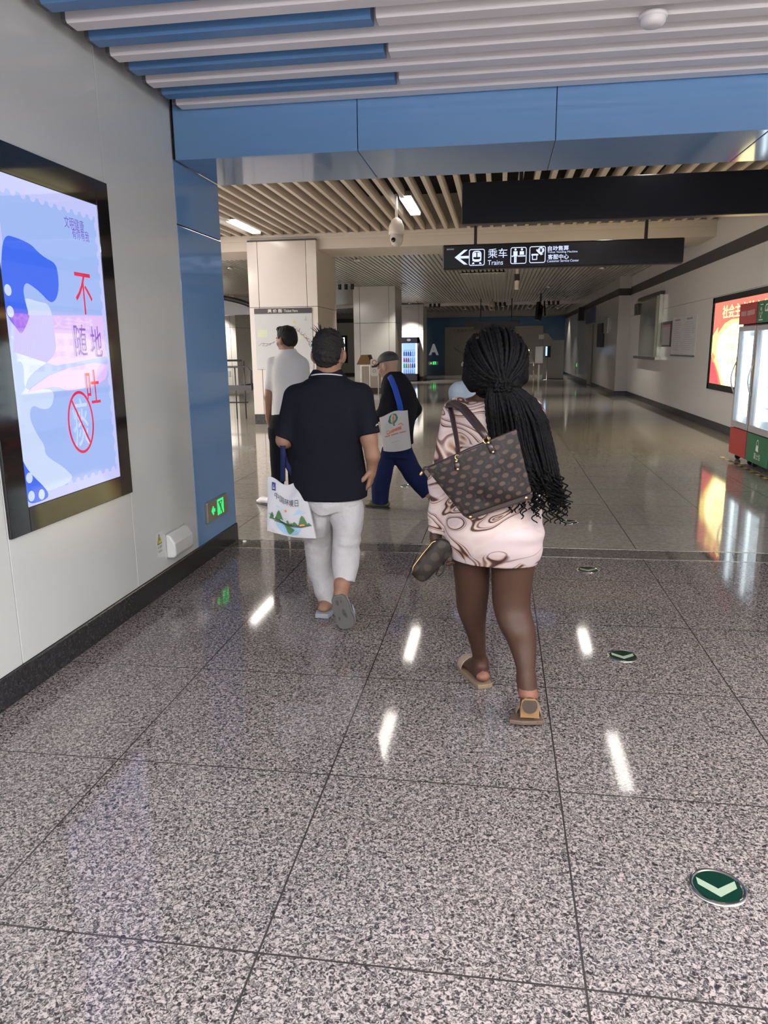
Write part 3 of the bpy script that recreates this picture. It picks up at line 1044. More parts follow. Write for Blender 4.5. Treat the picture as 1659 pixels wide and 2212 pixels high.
# train front
put_frame(mb, P, cx, cy + .015, .135, .155, .045, .016, 0)
put_poly(mb, P, [(cx - .052, cy + .005), (cx - .008, cy + .005), (cx - .008, cy + .068), (cx - .045, cy + .068)], 0, 2)
put_poly(mb, P, [(cx + .008, cy + .005), (cx + .052, cy + .005), (cx + .045, cy + .068), (cx + .008, cy + .068)], 0, 2)
put_poly(mb, P, [(cx - .065, cy - .05), (cx + .065, cy - .05), (cx + .065, cy - .012), (cx + .03, cy - .028), (cx - .03, cy - .028), (cx - .065, cy - .012)], 0, 2)
for s in (-1, 1):
    put_poly(mb, P, [(cx + s * .04, cy - .07), (cx + s * .058, cy - .07), (cx + s * .075, cy - .095), (cx + s * .035, cy - .095)][::s], 0, 2)
u, v = spx(1075, 547); put_text(mb, P, '乘车', u, v, .14, 0, fit=(.285, .135), k=2)
u, v = spx(1070, 567); put_text(mb, P, 'Trains', u, v, .09, 0, fit=(.225, .068), k=2)
cx, cy = spx(1120, 552); icon(cx, cy)
def man(x, y, s, half=False):
    put_poly(mb, P, circ(x, y + .085 * s, .016 * s, 14), 0, 2)
    if half:
        put_poly(mb, P, [(x - .032 * s, y + .01), (x + .032 * s, y + .01), (x + .03 * s, y + .06 * s), (x - .03 * s, y + .06 * s)], 0, 2)
    else:
        put_poly(mb, P, [(x - .03 * s, y - .01 * s), (x + .03 * s, y - .01 * s), (x + .03 * s, y + .062 * s), (x - .03 * s, y + .062 * s)], 0, 2)
        put_poly(mb, P, [(x - .018 * s, y - .10 * s), (x - .002, y - .10 * s), (x - .002, y), (x - .018 * s, y)], 0, 2)
        put_poly(mb, P, [(x + .002, y - .10 * s), (x + .018 * s, y - .10 * s), (x + .018 * s, y), (x + .002, y)], 0, 2)
man(cx - .045, cy, 1.0); man(cx + .048, cy, 1.0, True)
put_poly(mb, P, [(cx - .01, cy - .016), (cx + .1, cy - .016), (cx + .1, cy + .001), (cx - .01, cy + .001)], 0, 2)
put_poly(mb, P, [(cx - .1, cy - .016), (cx - .075, cy - .016), (cx - .075, cy + .001), (cx - .1, cy + .001)], 0, 2)
cx, cy = spx(1161, 550); icon(cx, cy)
put_frame(mb, P, cx - .04, cy - .03, .075, .085, .004, .012, 0)
put_poly(mb, P, [(cx - .088, cy + .01), (cx + .012, cy + .01), (cx + .012, cy - .012), (cx - .088, cy - .012)], 0, 2)
put_poly(mb, P, circ(cx + .05, cy + .06, .045, 22), 0, 2)
put_poly(mb, P, [(cx - .01, cy + .08), (cx + .03, cy + .03), (cx + .085, cy + .005), (cx + .05, cy - .01), (cx + .02, cy + .015), (cx - .022, cy + .058)], 0, 2)
put_text(mb, P, '¥', cx + .05, cy + .06, .08, 1, fit=(.045, .06), k=3, bold=.004)
u, v = spx(1206, 536); put_text(mb, P, '自动售票', u, v, .07, 0, fit=(.30, .068), k=2, bold=.001)
u, v = spx(1215, 544.5); put_text(mb, P, 'Ticket Vending Machine', u, v, .04, 0, fit=(.43, .036), k=2)
u, v = spx(1206, 554.5); put_text(mb, P, '客服中心', u, v, .07, 0, fit=(.30, .072), k=2, bold=.001)
u, v = spx(1216, 563); put_text(mb, P, 'Customer Service Center', u, v, .04, 0, fit=(.46, .034), k=2)
mb.build('lettering', [G_sign, M_signblk], t, label='glowing white arrow, pictograms and lettering')
MB().box(sx0 + .06, sx0 + .17, 11.796, 11.80, sz1_ - .075, sz1_ - .055).build('maker_plate', M_steel, t)

t = thing('hanging_board', (1.9, 9.0, 2.86), 'big plain black hanging board above the Trains sign', 'hanging sign')
MB().box(-.455, 4.0 - .2, 9.0, 9.16, 2.86, 3.30).build('board', M_signblk, t, bevel=.01)
for x in (.2, 3.2):
    MB().box(x - .022, x + .022, 9.06, 9.10, 3.30, 3.85).build('hanging_rod', M_blackm, t)

# dome cameras
M_camw = mat('camera_white', (.75, .68, .62), .35)
def dome(x, y, ztop, zb, lab, s=1.0):
    t = thing('dome_camera', (x, y, zb), lab, 'security camera', 'white dome cameras')
    MB().lathe([(.017 * s, zb + .3 * s), (.017 * s, ztop)], (x, y, 0), n=12).build('pole', M_camw, t, True)
    MB().lathe([(.02 * s, .34 * s), (.06 * s, .31 * s), (.092 * s, .24 * s), (.098 * s, .17 * s), (.098 * s, .145 * s), (.07 * s, .14 * s)], (x, y, zb), n=28).build('housing', M_camw, t, True)
    MB().lathe([(.078 * s, .15 * s), (.08 * s, .09 * s), (.066 * s, .035 * s), (.035 * s, .008 * s), (.01 * s, 0)], (x, y, zb), n=28).build('ball', mat('camera_shell', (.62, .57, .53), .2), t, True)
    MB().lathe([(.028 * s, 0), (.028 * s, .008), (.0, .01)], (x - .03 * s, y - .07 * s, zb + .075 * s), (-.3, -.95, -.1), n=16).build('lens', M_black, t, True)
dome(-1.595, 12.0, 3.78, 3.02, 'white dome camera hanging before the beige soffit', 1.25)
dome(-.35, 33.5, 3.5, 3.02, 'distant white dome camera hanging from the metal ceiling', 1.25)
# camera on a beige pole behind the Trains sign
t = thing('pole_camera', (.30, 17.5, 2.62), 'beige camera pole with black box hanging behind the Trains sign', 'security camera')
px_, py_ = at(1117, 590, 17.5)[0], 17.5
MB().box(px_ - .03, px_ + .03, py_ - .02, py_ + .02, 2.8, 3.5).build('pole', M_beige, t)
MB().box(px_ - .06, px_ + .06, py_ - .1, py_ + .06, 2.92, 3.06).build('camera_body', M_blackm, t, bevel=.01)
MB().lathe([(.045, -.2), (.05, 0), (.045, .02)], (px_, py_ - .05, 2.93), (0, 0, 1), n=16).build('hanging_cover', M_beige, t, True)

# track spots: rows of three small black cylinders
k = 0
for (x0, y0, z0, lab) in ((-3.20, 35.65, 3.42, 'row of black spots above the drinks cooler pillar'), (-.22, 35.65, 3.42, 'row of black spots beside the distant dome camera'), (2.15, 35.65, 3.42, 'row of black spots left of the dark hanging screen'), (-5.0, 24.0, 3.42, 'row of black spots peeping between the two big pillars')):
    for i in range(3):
        c = MB().lathe([(.05, .09), (.052, .08), (.052, -.06), (.045, -.07)], (x0 + .2 * i, y0, z0 - .03), n=14).build('track_spot', M_blackm, smooth=False)
        tag(c, 'black cylinder spot in the ' + lab, 'spotlight', lab)
# ceiling vent
t = thing('ceiling_vent', (.0, 21.5, 3.45), 'rectangular ribbed vent panel hanging below the metal ceiling', 'ceiling vent')
c = at(1046, 622, 24.0)
mb = MB(); mb.box(c[0] - .62, c[0] + .62, 21.4, 26.2, 3.455, 3.48)
mb.build('frame', M_alu, t, bevel=.01)
mb = MB()
for i in range(11):
    mb.box(c[0] - .55 + i * .1, c[0] - .49 + i * .1, 21.5, 26.1, 3.44, 3.456)
mb.build('louvre', M_alu, t)
# far hanging black sign and hanging screen
t = thing('hanging_sign', (0.2, 33.0, 2.5), 'distant unlit black hanging sign above the woman with braids', 'hanging sign')
a, b = at(1001, 697, 33), at(1123, 710, 33)
MB().box(a[0], b[0], 33.0, 33.2, 2.35, 2.58).build('sign_box', M_signblk, t, bevel=.01)
a2, b2 = at(1024, 710, 33.3), at(1112, 715, 33.3)
MB().box(a2[0], b2[0], 33.22, 33.34, 2.22, 2.36).build('lower_board', M_signblk, t)
for x in (.0, 1.3):
    MB().box(a[0] + .7 + x, a[0] + .74 + x, 33.08, 33.12, 2.58, 3.5).build('hanging_rod', M_blackm, t)
t = thing('hanging_screen', (1.9, 30.0, 2.5), 'dark screen hanging edge-on from the metal ceiling by the right wall', 'screen')
a = at(1170, 675, 30)
mb = MB(); mb.prism([(a[0] - .25, 30.0, 2.5), (a[0] - .05, 30.9, 2.45), (a[0] + .02, 30.9, 3.0), (a[0] - .2, 30.0, 3.15)], (.09, .02, .02)); mb.build('panel', M_blackm, t)
mb = MB(); mb.box(a[0] - .06, a[0], 30.4, 30.46, 2.95, 3.5); mb.build('pole', M_blackm, t)
mb = MB(); mb.prism([(a[0] + .1, 30.0, 2.62), (a[0] + .16, 30.9, 2.6), (a[0] + .12, 30.9, 3.1), (a[0] + .06, 30.0, 3.18)], (.06, .02, .02)); mb.build('panel', M_blackm, t)

# ------------------------------------------------------------------ ticket fare board on the first pillar
t = thing('ticket_fare_board', (-4.29, 15.0, 1.11), 'pale route map board titled Ticket Fare on the first pillar', 'notice board')
bx0, bx1, bz0, bz1 = -4.885, -3.70, 1.115, 2.31
board = MB().box(bx0, bx1, 14.985, 14.9985, bz0, bz1).build('board', mat('board_grey', (.45, .46, .48), .35), t)
MB().box(bx0, bx1, 14.978, 14.985, bz1 - .105, bz1).build('title_strip', mat('board_brown', (.028, .02, .025), .35), t)
P = Plane((bx0, 14.978, bz0), (1, 0, 0), (0, 0, 1), (0, -1, 0), .001)
mb = MB()
bw, bh = bx1 - bx0, bz1 - bz0
put_text(mb, P, '票 价 图', bw * .36, bh - .052, .08, 0, fit=(.29, .066), k=1, bold=.001)
put_text(mb, P, 'Ticket Fare', bw * .64, bh - .055, .06, 0, fit=(.28, .05), k=1)
mb.build('title_lettering', [mat('print_white', (.7, .68, .66), .4)], t)
mb = MB()
P = Plane((bx0, 14.985, bz0), (1, 0, 0), (0, 0, 1), (0, -1, 0), .001)
rnd = random.Random(4)
path = [(.66, .70), (.70, .66), (.73, .63), (.77, .62), (.80, .57), (.83, .555), (.86, .52), (.89, .50), (.91, .46), (.94, .44), (.93, .40), (.96, .36)]
put_line(mb, P, [(a * bw, b * bh) for a, b in path], .008, 0, 1)
for (a, b) in path:
    for q in range(2):
        an = rnd.uniform(-.6, 1.6)
        put_line(mb, P, [(a * bw, b * bh), (a * bw + .06 * math.cos(an), b * bh + .06 * math.sin(an))], .006, q, 1)
path = [(.34, .46), (.28, .43), (.22, .42), (.16, .43), (.10, .43)]
put_line(mb, P, [(a * bw, b * bh) for a, b in path], .008, 2, 1)
put_line(mb, P, [(.28 * bw, .43 * bh), (.2 * bw, .39 * bh), (.12 * bw, .385 * bh)], .006, 2, 1)
for (a, b) in path:
    put_line(mb, P, [(a * bw, b * bh), (a * bw - .05, b * bh - .045)], .006, 0, 1)
put_poly(mb, P, [(.04 * bw, .53 * bh), (.21 * bw, .53 * bh), (.21 * bw, .65 * bh), (.04 * bw, .65 * bh)], 3, 1)
put_poly(mb, P, [(.76 * bw, .49 * bh), (.84 * bw, .49 * bh), (.84 * bw, .55 * bh), (.76 * bw, .55 * bh)], 3, 1)
put_poly(mb, P, circ(.69 * bw, .77 * bh, .024, 16), 4, 1)
put_ring(mb, P, .89 * bw, .81 * bh, .018, .022, .005, 0, 1, 16)
put_line(mb, P, [(.89 * bw, .84 * bh), (.90 * bw, .86 * bh)], .006, 0, 1)
mb.build('route_map', [mat('map_ink', (.12, .10, .12), .5), mat('map_red', (.32, .12, .10), .5), mat('map_brown', (.2, .12, .09), .5), mat('map_pale_green', (.50, .54, .40), .5), mat('map_yellow', (.6, .45, .04), .5)], board)

# ------------------------------------------------------------------ right wall items
def on_right(mb, y0, y1, z0, z1, d0, d1, mi=0, X=XR):
    mb.box(X - d1, X - d0, y0, y1, z0, z1, mi)
    return mb
# steel ticket window, a recessed counter opening
t = thing('ticket_window', (XR, 20.7, 1.19), 'stainless steel ticket window set in the right wall', 'ticket window')
on_right(MB(), 19.3, 22.2, 1.22, 2.70, .0, .03).build('steel_panel', mat('steel_lit', (.62, .64, .58), .22, metal=.85), t)
mb = MB()
on_right(mb, 19.25, 22.3, 2.68, 2.76, .0, .10); mb.build('hood', M_bandd, t)
mb = MB()
on_right(mb, 19.25, 22.3, 1.15, 1.22, .0, .14); mb.build('sill', M_steel, t)
mb = MB()
on_right(mb, 19.3, 19.42, 1.22, 2.68, .03, .10); on_right(mb, 19.75, 19.80, 1.22, 2.68, .03, .08)
mb.build('side_strip', mat('steel_pale', (.75, .78, .68), .25, metal=.6), t)
mb = MB(); on_right(mb, 19.3, 22.2, 2.0, 2.02, .03, .036); mb.build('joint', M_steel, t)
o = on_right(MB(), 22.35, 22.85, 2.33, 2.64, 0, .09).build('wall_speaker', mat('speaker_box', (.05, .045, .04), .35), bevel=.01)
tag(o, 'small black speaker box beside the steel ticket window', 'speaker')
t = thing('framed_notice', (XR, 18.85, 1.45), 'dark framed notice between the steel window and the paper sheets', 'notice')
mb = MB()
on_right(mb, 18.25, 19.2, 1.46, 2.03, 0, .02); mb.build('frame', mat('frame_dark', (.04, .025, .03), .4), t)
mb = MB(); on_right(mb, 18.32, 19.14, 1.5, 1.96, .02, .024); mb.build('sheet', mat('notice_grey', (.36, .35, .37), .5), t)
mb = MB(); on_right(mb, 18.32, 19.14, 1.91, 1.955, .024, .027); mb.build('heading', mat('notice_red', (.45, .2, .18), .5), t)
t = thing('notice_sheets', (XR, 17.1, 1.28), 'pair of pale paper notices under clear covers on the right wall', 'notice')
for (a, b, ia) in ((16.06, 17.05, 0), (17.08, 18.12, 1)):
    mb = MB(); on_right(mb, a, b, 1.29, 2.10, 0, .012)
    pg = mb.build('sheet', mat('paper_%d' % ia, (.50, .50, .52), .4, var=.15, bscale=5), t)
    mb = MB()
    PP = Plane((XR - .012, b, 1.29), (0, -1, 0), (0, 0, 1), (-1, 0, 0), .001)
    r2 = random.Random(5 + ia)
    put_poly(mb, PP, [(.2, .72), (.7, .72), (.7, .755), (.2, .755)], 1, 1)
    for q in range(14):
        w_ = r2.uniform(.5, .85)
        put_poly(mb, PP, [(.07, .66 - q * .043), (.07 + w_, .66 - q * .043), (.07 + w_, .672 - q * .043), (.07, .672 - q * .043)], 0, 1)
    mb.build('print', [mat('print_grey', (.36, .36, .40), .5), mat('print_red', (.30, .17, .18), .5)], pg)
mb = MB(); on_right(mb, 16.05, 18.15, 1.255, 1.29, 0, .03); mb.build('clip_rail', mat('clip_dark', (.12, .11, .12), .4), t)

# light box with red and yellow art
t = thing('light_box', (XR, 12.9, .70), 'glowing red and yellow light box behind the two drinks coolers', 'light box')
ly0, ly1, lz0, lz1 = 10.7, 14.87, .70, 2.32
mb = MB()
on_right(mb, ly0, ly1, lz0, lz0 + .11, 0, .03); on_right(mb, ly0, ly1, lz1 - .10, lz1, 0, .03)
on_right(mb, ly0, ly0 + .1, lz0, lz1, 0, .03); on_right(mb, ly1 - .1, ly1, lz0, lz1, 0, .03)
mb.build('frame', M_black, t, bevel=.004)
LB = 1.25
B_red = lit('box_red', (.95, .24, .17), LB)
B_red2 = lit('box_rose', (.90, .13, .14), LB)
B_yel = lit('box_yellow', (1.0, .72, .20), LB * 2.0)
B_cream = lit('box_cream', (1.0, .86, .42), LB * 3.2)
B_gold = lit('box_gold', (1.0, .80, .25), LB * 2.6)
B_orange = lit('box_orange', (1.0, .42, .16), LB)
lp = on_right(MB(), ly0 + .1, ly1 - .1, lz0 + .11, lz1 - .10, 0, .01).build('lit_panel', B_red, t)
P = Plane((XR - .01, ly1 - .1, lz0 + .11), (0, -1, 0), (0, 0, 1), (-1, 0, 0), .001)
w, h = ly1 - ly0 - .2, lz1 - lz0 - .21
mb = MB()
put_poly(mb, P, [(0, .93 * h * .5), (0, .60 * h), (.30, .70 * h), (.30, .62 * h), (.7, .74 * h), (1.1, .78 * h), (w, .78 * h), (w, 0), (.75, 0), (.5, .15 * h), (.25, .26 * h), (0, .34 * h)], 0, 1)
put_poly(mb, P, [(.45, .60 * h), (1.1, .73 * h), (w - .4, .74 * h), (w, .6 * h), (w, .0), (.95, 0), (.72, .10 * h), (.45, .28 * h), (.34, .36 * h), (.34, .5 * h)], 1, 2)
put_poly(mb, P, [(0, .30 * h), (.22, .24 * h), (.45, .12 * h), (.62, 0), (0, 0)], 2, 3)
put_poly(mb, P, [(0, .33 * h), (.22, .27 * h), (.25, .34 * h), (.05, .40 * h)], 4, 3)
put_text(mb, P, '社会主义核心价值观', w * .52, .875 * h, .3, 3, fit=(w * .78, .22), k=4, bold=.002)
for j, row in enumerate(('富强  民主  文明  和谐', '自由  平等  公正  法治', '爱国  敬业  诚信  友善')):
    put_text(mb, P, row, w * .55, h * (.62 - .16 * j), .2, 4, fit=(w * .62, .12), k=4)
mb.build('artwork', [B_yel, B_cream, B_red2, B_gold, B_orange], lp)

# ------------------------------------------------------------------ drinks coolers along the right wall (doors face the hall)
M_alufr = mat('cooler_aluminium', (.50, .49, .51), .35, metal=.5)
M_coolwhite = mat('cooler_liner', (.8, .82, .85), .4)
M_tube = glow('cooler_light', (.85, .95, 1.0), 4.0)
M_glass = clearglass('cooler_glass', (.97, .99, .99))
M_frost = glow('cooler_glow_panel', (.80, .93, 1.0), 2.0)
def cooler(y0, y1, colr, colr_d, lab, org):
    X0, X1 = 3.07, 3.76
    t = thing('drinks_cooler', org, lab, 'drinks cooler')
    mb = MB()
    mb.box(X0 + .05, X1, y0, y0 + .03, .08, 2.0); mb.box(X0 + .05, X1, y1 - .03, y1, .08, 2.0)
    mb.box(X1 - .04, X1, y0, y1, .08, 2.0); mb.box(X0 + .05, X1, y0, y1, .40, .44); mb.box(X0 + .05, X1, y0, y1, 1.70, 1.74)
    mb.build('cabinet', mat('cooler_case', colr_d, .3), t, bevel=.004)
    mb = MB(); mb.box(X1 - .06, X1 - .04, y0 + .04, y1 - .04, .46, 1.69); mb.build('back_light', M_frost, t)
    mb = MB()
    mb.box(X0 + .08, X0 + .11, y0 + .05, y0 + .085, .50, 1.66)
    mb.box(X0 + .08, X0 + .11, y1 - .085, y1 - .05, .50, 1.66)
    mb.build('light_tube', M_tube, t)
    mb = MB()
    for z in (.72, .98, 1.24, 1.48):
        mb.box(X0 + .14, X1 - .08, y0 + .04, y1 - .04, z, z + .012)
    mb.build('shelf', M_coolwhite, t)
    mb = MB(); mb.box(X0 + .048, X1 - .05, y1 - .045, y1 - .03, .45, 1.69); mb.box(X0 + .048, X1 - .05, y0 + .03, y0 + .045, .45, 1.69); mb.box(X0 + .05, X1 - .05, y0 + .03, y1 - .03, .44, .452); mb.box(X0 + .05, X1 - .05, y0 + .03, y1 - .03, 1.688, 1.70)
    mb.build('liner', M_coolwhite, t)
    mb = MB(); mb.box(X0 + .06, X0 + .46, y1 - .052, y1 - .045, .56, 1.60)
    mb.build('side_glow_panel', M_frost, t)  # glow added on the far inner wall so the door reads bright
    # door
    d = MB()
    d.box(X0, X0 + .045, y0 + .005, y0 + .055, .44, 1.72); d.box(X0, X0 + .045, y1 - .055, y1 - .005, .44, 1.72)
    d.box(X0, X0 + .045, y0 + .055, y1 - .055, .44, .52); d.box(X0, X0 + .045, y0 + .055, y1 - .055, 1.66, 1.72)
    dr = d.build('door', M_alufr, t, bevel=.004)
    MB().box(X0 + .018, X0 + .024, y0 + .055, y1 - .055, .52, 1.66).build('glass', M_glass, dr)
    pts = [(X0 - .0 - .055 * math.sin(math.pi * k / 10), y1 - .03 + .0, .86 + .42 * k / 10) for k in range(11)]
    MB().tube(pts, .009, 8).build('handle', M_alufr, dr, True)
    MB().box(X0 - .003, X0, y1 - .055, y1 - .008, 1.08, 1.34).build('tape_strip', mat('brown_tape', (.42, .30, .12), .5), dr)
    MB().box(X0, X0 + .09, y0, y1, .085, .43).build('base_panel', mat('cooler_base', colr, .35), t, bevel=.005)
    hd = MB().box(X0 - .01, X0 + .35, y0 + .005, y1 - .005, 1.745, 2.0).build('header', mat('cooler_header', colr, .3), t, bevel=.005)
    for (x, y) in ((X0 + .1, y0 + .08), (X0 + .1, y1 - .08), (X1 - .1, y0 + .08), (X1 - .1, y1 - .08)):
        MB().lathe([(.035, -.012), (.04, -.006), (.04, .006), (.035, .012)], (x, y, .04), (0, 1, 0), n=16).build('wheel', M_blackm, t)
    return t, hd, X0
t, hd, X0 = cooler(9.92, 10.60, (.36, .03, .03), (.16, .02, .02), 'drinks cooler with dark red header and red base panel', (3.4, 10.26, 0))
P = Plane((X0 - .01, 10.60, 1.745), (0, -1, 0), (0, 0, 1), (-1, 0, 0), .002)
mb = MB(); put_poly(mb, P, [(.08, .10), (.30, .10), (.30, .16), (.08, .16)], 0, 1); put_poly(mb, P, [(.33, .10), (.62, .11), (.62, .17), (.33, .16)], 0, 1)
mb.build('sticker', [mat('header_sticker', (.40, .22, .22), .4)], hd)
t, hd, X0 = cooler(9.12, 9.90, (.02, .13, .06), (.004, .010, .008), 'drinks cooler with green header and green base panel', (3.4, 9.5, 0))
P = Plane((X0 - .01, 9.90, 1.745), (0, -1, 0), (0, 0, 1), (-1, 0, 0), .002)
M_pw = mat('print_offwhite', (.72, .75, .70), .4)
mb = MB()
put_text(mb, P, 'Carlsberg', .50, .155, .14, 0, fit=(.46, .115), k=1, shear=.3, bold=.003)
for (a, b, r) in ((.14, .15, .035), (.12, .115, .028), (.165, .112, .028), (.14, .08, .028)):
    put_poly(mb, P, circ(a, b, r, 14), 1, 1)
put_poly(mb, P, [(.08, .028), (.22, .028), (.22, .040), (.08, .040)], 0, 1)
put_poly(mb, P, [(.10, .205), (.20, .205), (.20, .214), (.10, .214)], 0, 1)
mb.build('header_print', [M_pw, mat('hop_green', (.35, .5, .3), .4)], hd)
P = Plane((X0, 9.90, .085), (0, -1, 0), (0, 0, 1), (-1, 0, 0), .002)
mb = MB()
put_ring(mb, P, .42, .235, .045, .06, .010, 0, 1, 20)
put_poly(mb, P, [(.37, .16), (.47, .15), (.46, .21), (.42, .235), (.38, .21)], 0, 2)
put_text(mb, P, '嘉士伯', .43, .095, .07, 0, fit=(.22, .075), k=1)
mb.build('base_print', [M_pw], t)
spot('cooler_spill', (X0 - 3.4 + .2, 0.1, 1.2), 14, (.85, .95, 1.0), 150, .5, (0, math.pi / 2, 0), .3, t)

# yellow and black hazard tape on the floor by the coolers
mb = MB()
tv, tf, tm = [], [], []
for i in range(22):
    y = 8.2 + i * .12
    tv += [(3.0, y, .0015), (3.05, y + .03, .0015)]
for i in range(21):
    tf.append((2 * i, 2 * i + 1, 2 * i + 3, 2 * i + 2)); tm.append(i % 2)
mb.v, mb.f, mb.m, mb.uv = tv, tf, tm, [(0, 0)] * len(tv)
tag(mb.build('hazard_tape', [mat('tape_yellow', (.55, .42, .12), .4), mat('tape_black', (.03, .03, .03), .4)]), 'worn black and yellow tape strip on the floor before the coolers', 'floor tape')

# ------------------------------------------------------------------ distant cooler beside the third pillar
cx0, cx1 = at(864, 760, 34.9)[0], at(904, 760, 34.9)[0]
t = thing('drinks_cooler', ((cx0 + cx1) / 2, 35.0, 0), 'distant dark blue drinks cooler with lit bottles before the third pillar', 'drinks cooler')
mb = MB()
mb.box(cx0, cx0 + .04, 34.75, 35.35, .04, 1.98); mb.box(cx1 - .04, cx1, 34.75, 35.35, .04, 1.98); mb.box(cx0, cx1, 35.3, 35.36, .04, 1.98)
mb.box(cx0, cx1, 34.75, 35.35, .04, .34); mb.box(cx0, cx1, 34.75, 35.35, 1.72, 1.98)
mb.build('cabinet', mat('cooler_navy', (.012, .014, .05), .3), t)
mb = MB(); mb.box(cx0 + .04, cx1 - .04, 35.27, 35.3, .34, 1.72); mb.build('back_light', glow('cooler_blue_light', (.45, .6, 1.0), 1.6), t)
mb = MB(); mb.box(cx0 + .04, cx0 + .12, 34.76, 34.80, .36, 1.70); mb.box(cx1 - .12, cx1 - .04, 34.76, 34.80, .36, 1.70); mb.build('light_tube', M_tube, t)
mb = MB(); mb.box(cx0 + .03, cx1 - .03, 34.735, 34.75, .345, 1.71); mb.build('door', clearglass('cooler_glass_blue', (.8, .88, 1.0)), t)
mb = MB()
for z in (.36, .62, .88, 1.16, 1.42):
    mb.box(cx0 + .04, cx1 - .04, 34.82, 35.27, z - .015, z)
mb.build('shelf', M_coolwhite, t)
P = Plane((cx0, 34.745, 1.72), (1, 0, 0), (0, 0, 1), (0, -1, 0), .003)
mb = MB(); put_poly(mb, P, circ((cx1 - cx0) / 2, .14, .09, 20, .055), 0, 1); mb.build('header_emblem', [mat('emblem_grey', (.45, .45, .5), .4)], t)
cols = [('red', (.6, .03, .06)), ('green', (.05, .4, .05)), ('orange', (.8, .25, .02)), ('blue', (.03, .07, .35)), ('clear', (.45, .6, .85))]
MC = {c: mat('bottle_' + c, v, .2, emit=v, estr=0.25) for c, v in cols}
prot = {}
wd = cx1 - cx0 - .28
for (z, row, what) in ((1.16, ['blue'] * 4 + ['clear', 'clear'], 'second highest shelf'), (.88, ['red', 'red', 'red', 'clear', 'clear', 'clear'], 'middle shelf'), (.62, ['green', 'green', 'orange', 'orange', 'blue', 'blue'], 'second lowest shelf'), (.36, ['clear'] * 6, 'lowest shelf')):
    for i, c in enumerate(row):
        x = cx0 + .14 + wd * (i + .5) / 6
        key = c
        lab = '%s drink bottle on the %s of the distant cooler' % (c, what)
        if key not in prot:
            o = MB().lathe([(.03, 0), (.034, .01), (.034, .14), (.012, .19), (.012, .215)], (x, 34.95, z), n=10).build('drink_bottle', MC[c], None, True)
            prot[key] = (o, x, z)
            tag(o, lab, 'bottle', 'bottles in the distant cooler')
        else:
            o, xx, zz = prot[key]
            dup(o, (x - xx, 0, z - zz), lab)

# letter A and far wall furniture
P = Plane((-4.2, 43.2, 0), (1, 0, 0), (0, 0, 1), (0, -1, 0), .01)
mb = MB()
a = at(937, 755, 43.2)
put_text(mb, P, 'A', a[0] + 4.2, a[2], .8, 0, fit=(.56, .62), k=1, bold=.035)
tag(mb.build('letter_sign', [mat('letter_white', (.55, .55, .55), .4, emit=(.6, .62, .65), estr=.18)]), 'large white letter A on the deep blue far wall', 'sign letter')
mb = MB()
P2 = Plane((-3.05, 43.12, 0), (1, 0, 0), (0, 0, 1), (0, -1, 0), .01)
M_pd = mat('far_print', (.10, .10, .10), .5)
put_text(mb, P2, '人民城市人民建', 1.15, 2.42, .2, 0, fit=(1.4, .19), k=1)
put_text(mb, P2, '地铁站', 3.6, 2.42, .2, 0, fit=(.7, .2), k=1)
rr = random.Random(3)
for i in range(9):
    c = (1.0 + rr.uniform(-.5, .6), 1.35 + rr.uniform(-.2, .25))
    put_line(mb, P2, [(c[0] + rr.uniform(-.25, .25), c[1] + rr.uniform(-.2, .2)) for q in range(4)], .025, 0, 1)
ORG[DOOR.name] = np.array(DOOR.location)
mb.build('lettering', [M_pd], DOOR, label='faint dark lettering and drawing')
# lit poster between the pillars
a, b = at(737, 727, 43.1), at(751, 784, 43.1)
t = thing('lit_poster', ((a[0] + b[0]) / 2, 43.1, b[2]), 'narrow bright lit poster seen behind the head of the black polo man', 'light box')
MB().box(a[0] - .8, b[0], 43.10, 43.18, b[2], a[2] + .05).build('frame', M_black, t)
MB().box(a[0] - .7, b[0] - .14, 43.09, 43.10, b[2] + .1, a[2] - .05).build('lit_panel', glow('poster_white', (.85, .93, 1.0), 1.4), t)

# free-standing panel and standing tablet at the end of the hall
a, b = at(1174, 735, 36.5), at(1216, 820, 36.5)
t = thing('partition_panel', ((a[0] + b[0]) / 2, 36.5, 0), 'pale free-standing partition with stepped top at the end of the hall', 'partition')
zt = at(1195, 735, 36.5)[2]
mb = MB(); mb.prism([(a[0], 36.5, 0.02), (b[0], 36.5, 0.02), (b[0], 36.5, zt), (a[0] + .45, 36.5, zt), (a[0] + .2, 36.5, zt + .3), (a[0], 36.5, zt + .32)], (0, .12, 0))
mb.build('panel', mat('partition_grey', (.48, .47, .50), .35), t)
mb = MB(); mb.box(a[0] - .22, a[0] + .02, 36.45, 36.6, zt + .06, zt + .26); mb.build('sign_block', M_white, t)
mb = MB(); mb.box(a[0], b[0], 36.45, 36.7, 0, .03); mb.build('foot', M_blackm, t)
c = at(1182, 780, 35.6)
t = thing('tablet_stand', (c[0], 35.6, 0), 'thin floor stand with small glowing blue tablet before the partition', 'tablet stand')
MB().lathe([(.22, 0), (.22, .015), (.02, .03), (.018, 1.05), (.01, 1.06)], (c[0], 35.6, 0), n=20).build('stand', M_steel, t, True)
MB().box(c[0] - .1, c[0] + .14, 35.58, 35.62, 1.02, 1.52).build('tablet', M_blackm, t)
MB().box(c[0] - .09, c[0] - .01, 35.572, 35.58, 1.08, 1.50).build('screen', glow('tablet_blue', (.35, .6, 1.0), 1.6), t)
c = at(1140, 790, 38.5)
t = thing('steel_trolley', (c[0], 38.5, 0), 'small steel trolley with upright hopper before the grey shutter', 'trolley')
for (x, y) in ((-.3, -.2), (.3, -.2), (-.3, .2), (.3, .2)):
    MB().tube([(c[0] + x, 38.5 + y, .0), (c[0] + x * .9, 38.5 + y * .9, .75)], .02, 8).build('leg', M_steel, t, True)
